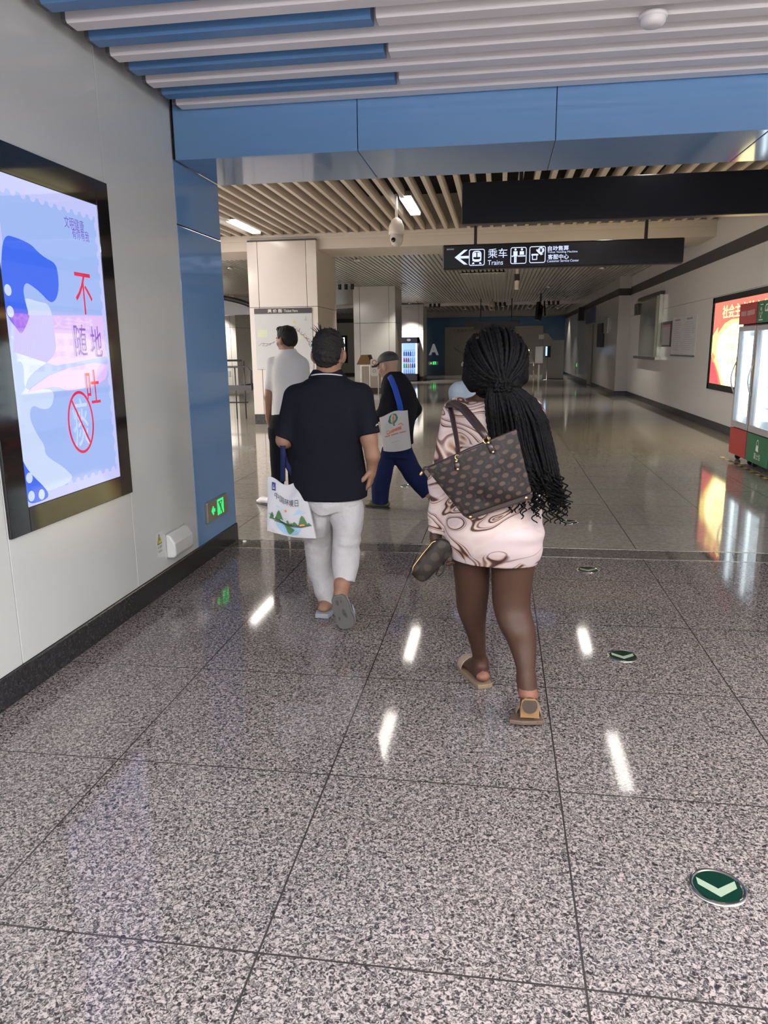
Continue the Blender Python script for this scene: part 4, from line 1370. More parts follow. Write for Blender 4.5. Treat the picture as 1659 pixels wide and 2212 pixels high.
mb = MB(); mb.lathe([(.3, .7), (.34, .75), (.25, .95), (.18, 1.2), (.2, 1.35), (.05, 1.4)], (c[0], 38.5, 0), n=20); mb.build('hopper', M_steel, t, True)
mb = MB(); mb.box(c[0] + .35, c[0] + .75, 38.4, 38.6, .7, 1.5); mb.box(c[0] + .5, c[0] + .58, 38.45, 38.55, 0, .7); mb.build('side_box', mat('trolley_grey', (.4, .4, .4), .4), t)

# dim right wall further in: doors, monitors, notices
o = MB().box(XF - .10, XF, 29.6, 32.0, 2.35, 2.92).build('wall_poster', mat('poster_navy', (.04, .045, .12), .3))
tag(o, 'navy picture panel high on the dim far right wall', 'poster')
t = thing('door_panel', (XF, 31.0, 0), 'grey service door with frame in the dim far right wall', 'door')
MB().box(XF - .03, XF, 30.0, 31.3, .02, 2.2).build('leaf', mat('door_grey', (.34, .34, .36), .3), t)
MB().box(XF - .05, XF, 29.9, 30.0, .02, 2.3).build('frame', mat('door_frame', (.16, .14, .13), .4), t)
o = MB().box(XF - .12, XF, 26.9, 28.0, 1.45, 2.25).build('wall_monitor', M_blackm, bevel=.01)
tag(o, 'black wall monitor on the far right wall near the corner', 'screen')
o = MB().box(XF - .05, XF, 25.9, 26.8, 1.9, 2.4).build('wall_cabinet', mat('cab_grey', (.4, .4, .41), .3, metal=.3), bevel=.01)
tag(o, 'grey cabinet on the far right wall beside the monitor', 'cabinet')
o = MB().box(XF - .22, XF, 33.6, 33.9, 2.55, 3.1).build('wall_speaker', M_blackm)
tag(o, 'black speaker high on the far right wall beyond the posters', 'speaker')

# ------------------------------------------------------------------ clear bin with brown board by the middle pillar
by = 22.3
a, b = at(779, 812, by), at(819, 868, by)
t = thing('clear_waste_bin', ((a[0] + b[0]) / 2, by, 0), 'clear plastic waste bin before the middle pillar beside the capped man', 'waste bin')
M_clear = clearglass('clear_acrylic', (.86, .84, .82))
bx0, bx1 = a[0], b[0]
zt = 1.02
mb = MB()
for (x0, x1, y0, y1) in ((bx0, bx1, by, by + .012), (bx0, bx1, by + .45, by + .462), (bx0, bx0 + .012, by, by + .46), (bx1 - .012, bx1, by, by + .46)):
    mb.box(x0, x1, y0, y1, .14, zt)
mb.build('acrylic_box', M_clear, t)
mb = MB()
for x in (bx0, bx0 + .26, bx1 - .03):
    mb.box(x, x + .03, by - .01, by + .01, .14, zt)
mb.box(bx0, bx1, by - .012, by + .47, zt - .03, zt)
mb.build('frame', M_steel, t)
MB().box(bx0 - .02, bx1 + .02, by - .03, by + .5, 0, .14).build('base', mat('bin_base', (.62, .62, .62), .3), t)
mb = MB(); mb.prism([(bx0 - .12, by + .02, zt + .02), (bx0 + .32, by + .02, zt + .02), (bx0 + .22, by + .02, zt + .30), (bx0 + .02, by + .02, zt + .30), ], (0.05, .35, 0))
tag(mb.build('cardboard_box', mat('cardboard', (.20, .12, .05), .8)), 'crumpled brown cardboard on top of the clear waste bin', 'cardboard')
P = Plane((bx0 + .28, by - .012, .4), (1, 0, 0), (0, 0, 1), (0, -1, 0), .003)
mb = MB(); put_poly(mb, P, round_rect(.14, .55, .24, .5, .05), 0, 1)
put_ring(mb, P, .14, .70, .07, .07, .02, 1, 2, 20); put_poly(mb, P, [(.05, .56), (.24, .56), (.24, .61), (.05, .61)], 1, 2)
put_ring(mb, P, .14, .45, .05, .05, .016, 2, 2, 16)
mb.build('sticker', [mat('bin_white', (.6, .58, .55), .4), mat('bin_red', (.3, .04, .04), .4), mat('bin_brown', (.25, .2, .16), .4)], t)

# ------------------------------------------------------------------ railing and dark canopy seen past the blue jamb
M_rail = mat('railing_dark', (.05, .05, .055), .35, metal=.4)
t = thing('metal_railing', (-6.0, 16.6, 0), 'dark metal railing standing between the blue jamb and the first pillar', 'railing')
ry = 16.2
x0r, x1r = -8.2, at(541, 780, ry)[0]
mb = MB(); mb.tube([(x0r, ry, 1.28), (x1r - .2, ry, 1.28)], .022, 8); mb.build('top_rail', M_rail, t, True)
mb = MB(); mb.tube([(x0r, ry, 1.14), (x1r - .1, ry, 1.14), (x1r, ry, 1.05), (x1r, ry, .72)], .022, 8); mb.build('middle_rail', M_rail, t, True)
mb = MB(); mb.box(x0r, x1r, ry - .02, ry + .02, .62, .74); mb.build('skirt_board', M_rail, t)
mb = MB(); mb.tube([(x0r, ry, .36), (x1r - .1, ry, .36)], .015, 8); mb.build('lower_rail', M_rail, t, True)
k = 0
x = x0r + .1
while x < x1r:
    mb = MB(); mb.tube([(x, ry, 0), (x, ry, 1.28 if k % 2 == 0 else 1.14)], .016, 8); mb.build('post', M_rail, t, True)
    x += .21; k += 1
for (x, z) in ((x1r - .62, .92), (x1r - .70, .16)):
    MB().box(x - .22, x + .16, ry - .03, ry - .012, z, z + .13).build('plate', mat('rail_plate', (.2, .21, .25), .3), t)
t = thing('escalator_canopy', (-8.2, 22.5, 2.3), 'dark curved canopy edge visible past the blue jamb', 'canopy')
mb = MB()
for j, (r_, dz) in enumerate(((2.6, 0.0), (2.3, .10), (2.0, .2))):
    pts = [(-9.8 + r_ * math.cos(a_), 22.5 + j * .2, 2.55 + dz * .3 + .62 * r_ / 2.6 * math.sin(a_)) for a_ in np.linspace(0.05, math.pi - .05, 24)]
    mb.tube(pts, .07, 8)
mb.build('rim', M_rail, t, True)
mb = MB(); mb.poly([(-9.8 + 2.6 * math.cos(a_), 22.62, 2.55 + .62 * math.sin(a_)) for a_ in np.linspace(0, math.pi, 24)]); mb.prism([(-9.8 + 2.6 * math.cos(a_), 22.7, 2.55 + .62 * math.sin(a_)) for a_ in np.linspace(0, math.pi, 24)], (0, .2, 0))
for q in (-2.55, 2.55):
    MB().tube([(-9.8 + q, 22.8, 0), (-9.8 + q, 22.8, 2.62)], .05, 8).build('post', M_rail, t, True)
mb.build('infill', mat('canopy_navy', (.02, .02, .035), .15), t)
# ------------------------------------------------------------------ people
def basis(yaw, pitch=0.0, roll=0.0):
    """columns right, forward, up; yaw turns to the left"""
    M = Matrix.Rotation(yaw, 3, 'Z') @ Matrix.Rotation(pitch, 3, 'X') @ Matrix.Rotation(roll, 3, 'Y')
    return np.array(M)
def head(S_, c, B, s=1.0, neck=None, nr=.055, face=True):
    c = np.array(c)
    L = lambda x, y, z: c + B @ (np.array([x, y, z]) * s)
    e = lambda x, y, z, a, b_, d, k=.02, mode='u': S_.ell(L(x, y, z), (a * s, b_ * s, d * s), k, B, mode)
    e(0, -.012, .03, .074, .096, .085, .02)
    e(0, .03, -.045, .057, .06, .075, .03)
    e(0, .066, -.105, .024, .02, .018, .025)
    for q in (-1, 1):
        e(q * .036, .058, -.03, .028, .026, .026, .02)
        e(q * .078, -.006, -.016, .012, .022, .034, .008)
        e(q * .088, -.016, -.010, .008, .017, .027, .008)
    if face:
        e(0, .083, .022, .05, .016, .013, .015)
        S_.cone(L(0, .088, .012), L(0, .108, -.032), .009 * s, .013 * s, .012)
        for q in (-1, 1):
            e(q * .012, .098, -.036, .010, .010, .008, .008)
            e(q * .031, .098, .0, .017, .014, .010, .010, 's')
            e(q * .031, .082, .0, .0125, .0125, .0115, .002)
        e(0, .089, -.064, .024, .012, .006, .006)
        e(0, .088, -.077, .021, .012, .007, .006)
    if neck is not None:
        S_.cone(L(0, -.022, -.05), neck, nr * s * .96, nr * s * 1.05, .03)
    return L
def eyes(parent, L, s=1.0):
    mb = MB()
    for q in (-1, 1):
        p0, p1 = L(q * .031, .0885, 0), L(q * .031, .1, 0)
        mb.lathe([(.0001, .0095 * s), (.004 * s, .0085 * s), (.0055 * s, .006 * s)], p0, p1 - p0, n=12)
    return mb.build('iris', M_iris, parent, True)
def hand(S_, w, d, n, side, s=1.0, curl=.5, wide=1.0, thumb=.5):
    """w wrist, d where the fingers go, n where the palm faces, side = +1 when the thumb lies along cross(d, n)"""
    w, d = np.array(w), nrm(d)
    n = nrm(np.array(n) - d * (np.array(n) @ d))
    t = np.cross(d, n) * side
    P = lambda a, b, c_: w + (d * a + t * b + n * c_) * s
    S_.cone(P(.0, 0, 0), P(.03, 0, 0), .027 * s, .033 * s, .02, n, .7)
    for b in (-.022, 0, .02):
        S_.cone(P(.03, b * .7, .0), P(.085, b, .004), .020 * s, .017 * s, .012, n, .75)
    for b, L_, r in ((.030, .070, .0088), (.011, .080, .0092), (-.009, .074, .0088), (-.027, .058, .0078)):
        p = P(.082, b * wide, .004)
        a = curl * .55
        q = [p]
        for j, f in enumerate((.46, .32, .24)):
            v = d * math.cos(a) + n * math.sin(a) + t * (b * .8)
            p = p + nrm(v) * L_ * f * s
            q.append(p)
            a += curl * (.85 if j == 0 else .7)
        S_.chain(q, [r * s, r * .96 * s, r * .88 * s, r * .76 * s], .004)
    p = P(.022, .030, .008)
    v1 = nrm(d * .75 + t * .8 + n * .35 * (1 + thumb)); v2 = nrm(d * .95 + t * .35 + n * .6 * (1 + thumb)); v3 = nrm(d * 1.0 + t * (.1 - thumb * .4) + n * .6)
    S_.chain([p, p + v1 * .036 * s, p + v1 * .036 * s + v2 * .032 * s, p + v1 * .036 * s + v2 * .032 * s + v3 * .025 * s], [.014 * s, .0115 * s, .0105 * s, .0085 * s], .008)
def foot(S_, heel, ball, toe, ank, r=.034, up=(0, 0, 1), f=.62):
    S_.cone(ank, np.array(heel) * .85 + np.array(ank) * .15, r * 1.0, r * .88, .03)
    S_.cone(heel, ball, r * .88, r * 1.12, .025, up, f)
    S_.cone(ball, toe, r * 1.12, r * .8, .02, up, f * .75)
    S_.cone(ank, np.array(ball) * .8 + np.array(ank) * .2, r * .9, r * .75, .03)
    d = nrm(np.array(toe) - np.array(ball))
    t = np.cross(d, up)
    for q in (-1, -.5, 0, .5, 1):
        b = np.array(toe) + t * q * r * .8 - d * .01 * abs(q)
        S_.cone(b, b + d * .022, .0095, .008, .006)
def lvl(y, xl, xr, Y, ry, back=0.0):
    """silhouette of a garment or limb at one photo row, standing at depth Y"""
    a, b = at(xl, y, Y), at(xr, y, Y)
    c = (a + b) / 2
    return (c[2], c[0], c[1] - back, abs(b[0] - a[0]) / 2, ry)
def ccone(S_, a, b, ra, rb, k=.01, n=None, f=1.0):
    """tapered tube with a straight cut at b: a sleeve or a trouser leg"""
    a, b = np.array(a, float), np.array(b, float)
    lo, hi, fn = Sdf._cone(a, b + (b - a) * .3, ra, rb + (rb - ra) * .3, n, f)
    d = nrm(b - a).astype(np.float32); bb = b.astype(np.float32)
    S_._op('u', lo, hi, lambda X, Y, Z: np.maximum(fn(X, Y, Z), (X - bb[0]) * d[0] + (Y - bb[1]) * d[1] + (Z - bb[2]) * d[2]), k)
def folds(amp, f1, f2, ph=0.0):
    return lambda X, Y, Z: (amp * (np.sin(f1 * X + 1.3 * np.sin(f2 * .6 * Z + ph) + ph) * np.sin(f2 * Z + .7 * np.sin(f1 * Y * .8) + ph * 2) + .6 * np.sin(f1 * 1.7 * Y + f2 * .8 * Z + ph))).astype(np.float32)

M_iris = mat('iris_dark', (.012, .009, .008), .15)
def skin(name, col, rough=.5):
    m = mat(name, col, rough, spec=.35, bump=.06, bscale=90, var=.10)
    b = m.node_tree.nodes['Principled BSDF']
    b.inputs['Subsurface Weight'].default_value = .06
    b.inputs['Subsurface Radius'].default_value = (.01, .004, .002)
    return m
M_skin_d = skin('skin_dark_brown', (.050, .024, .0155), .48)
M_skin_d.node_tree.nodes['Principled BSDF'].inputs['Specular IOR Level'].default_value = .22
M_skin_sole = skin('skin_sole', (.20, .085, .055), .5)
M_skin_a = skin("skin_tan", (.29, .155, .10))
M_skin_b = skin("skin_tan_deep", (.27, .145, .095))
M_skin_c = skin("skin_pale", (.40, .245, .18))
M_hair_b = mat('hair_black', (.008, .007, .008), .5, spec=.3, bump=.5, bscale=120)
M_hair_g = mat('hair_greying', (.016, .0145, .014), .6, spec=.12, bump=.6, bscale=140, var=.5)

def fabric(name, col, rough=.85, bump=.15, bscale=250, var=.05):
    m = mat(name, col, rough, spec=.2 if max(col) > .1 else .07, bump=bump, bscale=bscale, var=var)
    if max(col) > .1: m.node_tree.nodes['Principled BSDF'].inputs['Sheen Weight'].default_value = .06
    return m

class Pillow:
    """soft bag panel between four corners; callable so that prints can follow its front"""
    def __init__(s, TL, TR, BR, BL, th, bulge, wr=0.0, dip=None, sag=None):
        s.c = [np.array(a, float) for a in (TL, TR, BR, BL)]
        s.N = nrm(np.cross(s.c[1] - s.c[3], s.c[0] - s.c[2]))
        if s.N[1] > 0: s.N = -s.N
        s.th, s.bu, s.wr, s.dip, s.sag = th, bulge, wr, dip, sag
    def base(s, u, v):
        TL, TR, BR, BL = s.c
        top = TL * (1 - u) + TR * u
        bot = BL * (1 - u) + BR * u
        if s.dip: top = top + np.array([0, 0, s.dip(u)])
        if s.sag: bot = bot + np.array([0, 0, s.sag(u)])
        return bot * (1 - v) + top * v
    def __call__(s, u, v, k=0, side=1):
        u_, v_ = min(max(u, 0), 1), min(max(v, 0), 1)
        h = s.th / 2 + s.bu * (math.sin(math.pi * u_) ** .6) * (math.sin(math.pi * min(v_ * .85 + .05, 1)) ** .6)
        if s.wr: h += s.wr * math.sin(9 * u + 3 * math.sin(4 * v)) * math.sin(math.pi * u_)
        return s.base(u, v) + s.N * (h * side + k * .0015)
    def mesh(s, name, mats, parent, nx=64, ny=64, useuv=True, mi=0):
        mb = MB()
        for side in (1, -1):
            V, U = [], []
            for j in range(ny + 1):
                for i in range(nx + 1):
                    V.append(s(i / nx, j / ny, 0, side)); U.append((i / nx, j / ny))
            Fc = [(j * (nx + 1) + i, j * (nx + 1) + i + 1, (j + 1) * (nx + 1) + i + 1, (j + 1) * (nx + 1) + i) for j in range(ny) for i in range(nx)]
            if side < 0: Fc = [f[::-1] for f in Fc]
            mb.add(V, Fc, mi, U)
        ring = [(i / nx, 0) for i in range(nx)] + [(1, j / ny) for j in range(ny)] + [(1 - i / nx, 1) for i in range(nx)] + [(0, 1 - j / ny) for j in range(ny)]
        V = [s(u, v, 0, 1) for u, v in ring] + [s(u, v, 0, -1) for u, v in ring]
        m = len(ring)
        mb.add(V, [(i, m + i, m + (i + 1) % m, (i + 1) % m) for i in range(m)], mi, [(u, v) for u, v in ring] * 2)
        return mb.build(name, mats, parent, True, useuv=useuv)

# ================================================================== the woman with braids
YW = 3.0
f0 = onz(1085, 1520, 0)
woman = thing('person', (f0[0], 3.0, 0), 'woman walking away in a pink marbled mini dress with long black braids', 'person')
S_ = Sdf(.005)
hc = at(1068, 790, 2.99)
B = basis(.15, -.02)
neck = at(1062, 868, 3.0)
L = head(S_, hc, B, 1.0, neck, .056)
# shoulders and upper back
shl, shr = at(984, 892, 3.0), at(1142, 894, 3.0)
S_.cone(neck + np.array([0, 0, -.01]), shl, .05, .045, .03, (0, 1, 0), .9)
S_.cone(neck + np.array([0, 0, -.01]), shr, .05, .045, .03, (0, 1, 0), .9)
S_.tower([lvl(875, 1000, 1120, 3.0, .075), lvl(920, 992, 1150, 3.0, .09), lvl(1000, 1000, 1145, 3.0, .085), lvl(1100, 985, 1150, 3.0, .11), lvl(1195, 985, 1150, 3.02, .11)], .03)
ell_, wrl = at(955, 1040, 2.95), at(941, 1160, 2.97)
elr, wrr = at(1160, 1005, 3.05), at(1130, 1045, 3.26)
S_.chain([shl, ell_, wrl], [.045, .036, .024], .02)
S_.chain([shr, elr, wrr], [.045, .036, .024], .02)
hand(S_, wrl, at(945, 1196, 2.95) - wrl, (.9, -.2, .1), -1, .96, .9)
hand(S_, wrr, (-.4, .8, .1), (0, 0, -1), 1, .96, .6)
# legs
S_.tower([lvl(1185, 972, 1062, 3.03, .085), lvl(1221, 978, 1058, 3.05, .083), lvl(1272, 984, 1057, 3.09, .078), lvl(1303, 985, 1053, 3.11, .070), lvl(1325, 989, 1051, 3.13, .068), lvl(1344, 998, 1049, 3.15, .062), lvl(1385, 1013, 1049, 3.19, .046), lvl(1416, 1021, 1050, 3.23, .036), lvl(1445, 1022, 1056, 3.26, .036)], .02, sm=.03)
S_.tower([lvl(1185, 1056, 1160, 3.0, .09), lvl(1221, 1061, 1156, 3.0, .088), lvl(1272, 1062, 1148, 3.0, .082), lvl(1305, 1063, 1145, 2.99, .078), lvl(1319, 1067, 1146, 2.98, .074), lvl(1335, 1070, 1152, 2.96, .074), lvl(1355, 1077, 1157, 2.94, .07), lvl(1385, 1095, 1160, 2.92, .056), lvl(1426, 1110, 1158, 2.88, .043), lvl(1467, 1120, 1154, 2.85, .033), lvl(1500, 1122, 1158, 2.83, .034)], .02, sm=.03)
hl = onz(1043, 1461, .045); tl = onz(1007, 1428, .035)
dl = nrm((tl - hl) * [1, 1, 0])
toe_l = hl + dl * .21 + np.array([0, 0, -.01])
ball_l = hl + dl * .15
foot(S_, hl, ball_l, toe_l, at(1036, 1432, 3.25), .032)
hr, br = at(1143, 1503, 2.83), at(1143, 1557, 2.86)
br[2] = .055
toe_r = br + np.array([.0, .05, -.015])
foot(S_, hr, br, toe_r, at(1137, 1468, 2.86), .031, (0, -1, .15), .62)
def pick(Cn):
    m = np.zeros(len(Cn), int)
    d1 = np.linalg.norm((Cn - (hl + np.array([.004, -.02, -.004]))) / [1, 1, 1.0], axis=1)
    m[d1 < .034] = 1
    m[(Cn[:, 1] < hr[1] - .006) & (Cn[:, 2] < hr[2] + .034) & (Cn[:, 0] > hr[0] - .08)] = 1
    return m
wb = S_.build('body', [M_skin_d, M_skin_sole], woman, pick=pick)
eyes(woman, L)
# marbled dress
def marble():
    m = bpy.data.materials.new('marbled_cloth')
    t, n, l = nt(m)
    b = n['Principled BSDF']
    tc = n.new('ShaderNodeTexCoord')
    mp = n.new('ShaderNodeMapping'); mp.inputs['Scale'].default_value = (1.0, .8, 1.25); mp.inputs['Rotation'].default_value = (.3, .2, .4)
    l.new(tc.outputs['Object'], mp.inputs[0])
    n0 = n.new('ShaderNodeTexNoise'); n0.inputs['Scale'].default_value = 2.3; n0.inputs['Detail'].default_value = 1.0; n0.inputs['Distortion'].default_value = .5
    nw = n.new('ShaderNodeTexNoise'); nw.inputs['Scale'].default_value = 3.2; nw.inputs['Detail'].default_value = 1.0
    l.new(mp.outputs[0], nw.inputs['Vector'])
    sb = n.new('ShaderNodeVectorMath'); sb.operation = 'SUBTRACT'; sb.inputs[1].default_value = (.5, .5, .5)
    l.new(nw.outputs['Color'], sb.inputs[0])
    sc_ = n.new('ShaderNodeVectorMath'); sc_.operation = 'MULTIPLY'; sc_.inputs[1].default_value = (1.1, .6, .55)
    l.new(sb.outputs[0], sc_.inputs[0])
    ad = n.new('ShaderNodeVectorMath'); ad.operation = 'ADD'
    l.new(mp.outputs[0], ad.inputs[0]); l.new(sc_.outputs[0], ad.inputs[1])
    l.new(ad.outputs[0], n0.inputs['Vector'])
    s1 = n.new('ShaderNodeMath'); s1.operation = 'MULTIPLY'; s1.inputs[1].default_value = 15.0
    l.new(n0.outputs['Fac'], s1.inputs[0])
    fr = n.new('ShaderNodeMath'); fr.operation = 'FRACT'
    l.new(s1.outputs[0], fr.inputs[0])
    r = n.new('ShaderNodeValToRGB')
    e = r.color_ramp.elements
    e[0].position, e[0].color = 0.0, (.53, .39, .40, 1)
    e[1].position, e[1].color = 1.0, (.55, .42, .42, 1)
    for p_, c_ in ((.22, (.60, .49, .45)), (.42, (.56, .43, .42)), (.47, (.36, .21, .15)), (.51, (.035, .018, .017)), (.62, (.07, .035, .032)), (.66, (.46, .29, .21)), (.72, (.60, .50, .44)), (.79, (.16, .08, .07)), (.84, (.20, .11, .09)), (.87, (.56, .44, .41))):
        q = e.new(p_); q.color = c_ + (1,)
    l.new(fr.outputs[0], r.inputs[0])
    r2 = n.new('ShaderNodeValToRGB')
    n1 = n.new('ShaderNodeTexNoise'); n1.inputs['Scale'].default_value = 3.4; n1.inputs['Detail'].default_value = 2.5
    l.new(mp.outputs[0], n1.inputs['Vector'])
    e = r2.color_ramp.elements
    e[0].position, e[0].color = .47, (0, 0, 0, 1)
    e[1].position, e[1].color = .50, (1, 1, 1, 1)
    l.new(n1.outputs['Fac'], r2.inputs[0])
    base = n.new('ShaderNodeMix'); base.data_type = 'RGBA'
    base.inputs[6].default_value = (.56, .41, .45, 1); base.inputs[7].default_value = (.61, .53, .50, 1)
    n3 = n.new('ShaderNodeTexNoise'); n3.inputs['Scale'].default_value = 3
    l.new(tc.outputs['Object'], n3.inputs['Vector']); l.new(n3.outputs['Fac'], base.inputs[0])
    # thin single veins in the calm areas
    s2 = n.new('ShaderNodeMath'); s2.operation = 'MULTIPLY'; s2.inputs[1].default_value = 5.0
    l.new(n0.outputs['Fac'], s2.inputs[0])
    f2 = n.new('ShaderNodeMath'); f2.operation = 'FRACT'; l.new(s2.outputs[0], f2.inputs[0])
    r3 = n.new('ShaderNodeValToRGB')
    e = r3.color_ramp.elements
    e[0].position, e[0].color = .485, (0, 0, 0, 1)
    e[1].position, e[1].color = .535, (0, 0, 0, 1)
    q = e.new(.51); q.color = (1, 1, 1, 1)
    l.new(f2.outputs[0], r3.inputs[0])
    vein = n.new('ShaderNodeMix'); vein.data_type = 'RGBA'
    vein.inputs[7].default_value = (.22, .12, .10, 1)
    l.new(r3.outputs[0], vein.inputs[0]); l.new(base.outputs[2], vein.inputs[6])
    mx = n.new('ShaderNodeMix'); mx.data_type = 'RGBA'
    l.new(r2.outputs[0], mx.inputs[0]); l.new(vein.outputs[2], mx.inputs[6]); l.new(r.outputs[0], mx.inputs[7])
    l.new(mx.outputs[2], b.inputs['Base Color'])
    b.inputs['Roughness'].default_value = .62
    b.inputs['Specular IOR Level'].default_value = .25
    return m
S_ = Sdf(.006)
S_.tower([lvl(866, 1018, 1120, 2.99, .085), lvl(874, 988, 1146, 2.99, .105), lvl(890, 972, 1164, 3.0, .115), lvl(920, 974, 1164, 3.0, .125), lvl(960, 984, 1160, 3.0, .12), lvl(1005, 990, 1157, 3.0, .112), lvl(1050, 980, 1163, 3.0, .13, .01), lvl(1095, 966, 1170, 3.0, .15, .02), lvl(1140, 958, 1174, 3.0, .165, .025), lvl(1175, 962, 1173, 3.0, .15, .02), lvl(1196, 972, 1170, 3.0, .135, .01), lvl(1212, 978, 1162, 3.0, .13, .0)], .02, p=2.15, sm=.02)
S_.cut(at(1062, 1207, 3.0), at(1062, 1207, 3.0) - at(1070, 1100, 3.0))
ccone(S_, shl + np.array([.01, 0, 0]), ell_ + (ell_ - shl) * .0, .063, .050, .03)
S_.cone(ell_, ell_ + .01, .049, .049, .02)
ccone(S_, ell_, wrl + (wrl - ell_) * -.10, .050, .036, .02)
ccone(S_, shr, elr, .063, .05, .03)
S_.cone(elr, elr + .005, .049, .049, .02)
ccone(S_, elr, wrr, .05, .036, .02)
S_.ripple(lambda X, Y, Z: (.0035 * np.sin(55 * Z + 14 * X + 2 * np.sin(9 * X)) * np.clip(1 - np.abs(Z - 1.0) / .16, 0, 1) + .004 * np.sin(70 * Z + 5 * X) * np.clip(1 - np.abs(Z - .78) / .1, 0, 1) * np.clip((X - .0) * 8, 0, 1) + .003 * np.sin(60 * Z + 30 * X) * np.clip((-.22 - X) * 20, 0, 1)).astype(np.float32))
S_.build('dress', [marble()], woman)
# braided hair: scalp, rope braids gathered at the nape, loose tail with curled ends
S_ = Sdf(.007)
Hc = hc + B @ np.array([0, -.02, .012])
HR = np.array([.116, .120, .130])
S_.ell(Hc, HR - .010, .02, B)
tie = at(1086, 838, 2.855)
tieb = tie + np.array([0, .03, 0])
S_.cone(Hc + np.array([.01, -.045, -.04]), tieb, .080, .022, .05)
S_.cone(at(1030, 815, 2.96), tieb, .055, .022, .05)
S_.cone(at(1112, 812, 2.96), tieb, .05, .022, .05)
S_.chain([tieb, at(1108, 885, 2.875), at(1124, 950, 2.87), at(1142, 1005, 2.87)], [.025, .062, .076, .055], .03, (0, 1, 0), .28)
S_.ripple(lambda X, Y, Z: (.003 * np.sin(170 * X + 22 * Z)).astype(np.float32))
# open the face side
S_.ell(hc + B @ np.array([0, .125, -.035]), (.085, .06, .115), .02, B, 's')
hv, hq = S_.mesh()
rn = random.Random(11)
mb = MB()
mb.add(hv, hq)
tdir = B.T @ (tie - Hc); 
for i in range(78):
    ph = math.radians(-150 + 300 * (i + .5) / 78) + rn.uniform(-.02, .02)
    st = np.array([math.sin(ph), .42 + rn.uniform(-.05, .1) - .25 * (abs(ph) > 1.9), math.cos(ph)])
    if i % 3 == 1: st[1] -= .45
    if i % 3 == 2: st[1] -= .9
    st = nrm(st * np.array([1, 1, 1.]))
    td = nrm(tdir / HR)
    pts, rad = [], []
    off = rn.uniform(-.004, .006)
    n = 26
    om = math.acos(max(-.999, min(.999, st @ td)))
    for k in range(n + 1):
        u = k / n
        v = (math.sin((1 - u) * om) * st + math.sin(u * om) * td) / math.sin(om)
        v = nrm(v)
        p = v * (HR + off + .003 + .0016 * math.sin(38 * u * om + i))
        w = max(0, (u - .72) / .28) ** 1.6
        P_ = Hc + B @ p
        P_ = P_ * (1 - w) + (tie + np.array([math.sin(i * 2.4) * .03, -abs(math.cos(i * 1.3)) * .02, math.cos(i * 1.9) * .012])) * w
        pts.append(P_); rad.append(.0072 + .0016 * math.sin(u * 70 + i))
    mb.tube(pts, rad, 6)
rows = [(838, 1088, 30), (866, 1104, 52), (910, 1117, 63), (970, 1128, 66), (1030, 1147, 60), (1068, 1166, 48), (1100, 1172, 44)]
ya = [r[0] for r in rows]
for i in range(150):
    a = rn.uniform(-1, 1)
    layer = rn.uniform(0, 1)
    y_end = 1000 + 68 * rn.random() + 10 * a
    curl = a > .1
    pts, rad = [], []
    n = 40
    for k in range(n + 1):
        y = 836 + (y_end - 836) * k / n
        cx = np.interp(y, ya, [r[1] for r in rows]); hw = np.interp(y, ya, [r[2] for r in rows])
        x = cx + a * hw + 3 * math.sin(y * .02 + i)
        dep = 2.855 - .055 * layer * min(1, (y - 830) / 60) * math.sqrt(max(0, 1 - a * a * .8)) + .02 * min(1, (y - 830) / 100)
        pts.append(at(x, y, dep)); rad.append(.0062 + .0015 * math.sin(k * 2.3 + i))
    if i % 5 < 3:
        p = pts[-1]
        rr = rn.uniform(.007, .011); ln = rn.uniform(.06, .13); ph = rn.uniform(0, 6.28)
        dx = rn.uniform(-.015, .03) + (.02 if a > 0 else -.008)
        for k in range(1, 45):
            u = k / 44
            an = ph + u * (17 + 5 * rr / .01)
            e_ = min(1, u * 5)
            pts.append(p + np.array([dx * u + e_ * rr * (math.cos(an) - math.cos(ph)), -.012 * u + e_ * rr * .8 * (math.sin(an) - math.sin(ph)), -ln * u]))
            rad.append(.0036 - .0014 * u)
    mb.tube(pts, rad, 6)
mb.build('braided_hair', mat('braid_black', (.003, .0029, .0034), .6, spec=.08, bump=.4, bscale=160), woman, True)
# slip-on sandals
M_sand = mat('sandal_tan', (.22, .155, .10), .6, var=.25, bscale=40)
M_soleb = mat('sandal_sole_dark', (.055, .04, .03), .6)
M_strap = mat('sandal_strap', (.30, .22, .16), .5, var=.5, bscale=55)
t_ = np.array([-dl[1], dl[0], 0])
sd = []
for (u, w) in ((-.035, .02), (-.03, .036), (.02, .042), (.10, .043), (.16, .05), (.21, .046), (.25, .03), (.262, .0)):
    sd.append((u, w))
outl = [hl * [1, 1, 0] + dl * u + t_ * w for u, w in sd] + [hl * [1, 1, 0] + dl * u - t_ * w for u, w in sd[::-1][1:]]
mb = MB(); mb.prism(outl, (0, 0, .02)); sl = mb.build('sandal', M_sand, woman, bevel=.004)
mb = MB()
arc = [hl * [1, 1, 0] + dl * .17 + t_ * (.05 * math.cos(a_)) + np.array([0, 0, .02 + .055 * math.sin(a_)]) for a_ in np.linspace(0, math.pi, 15)]
mb.tube(arc, .03, 8, flat=.12, fdir=(0, 0, 1)); mb.build('strap', M_strap, sl, True)
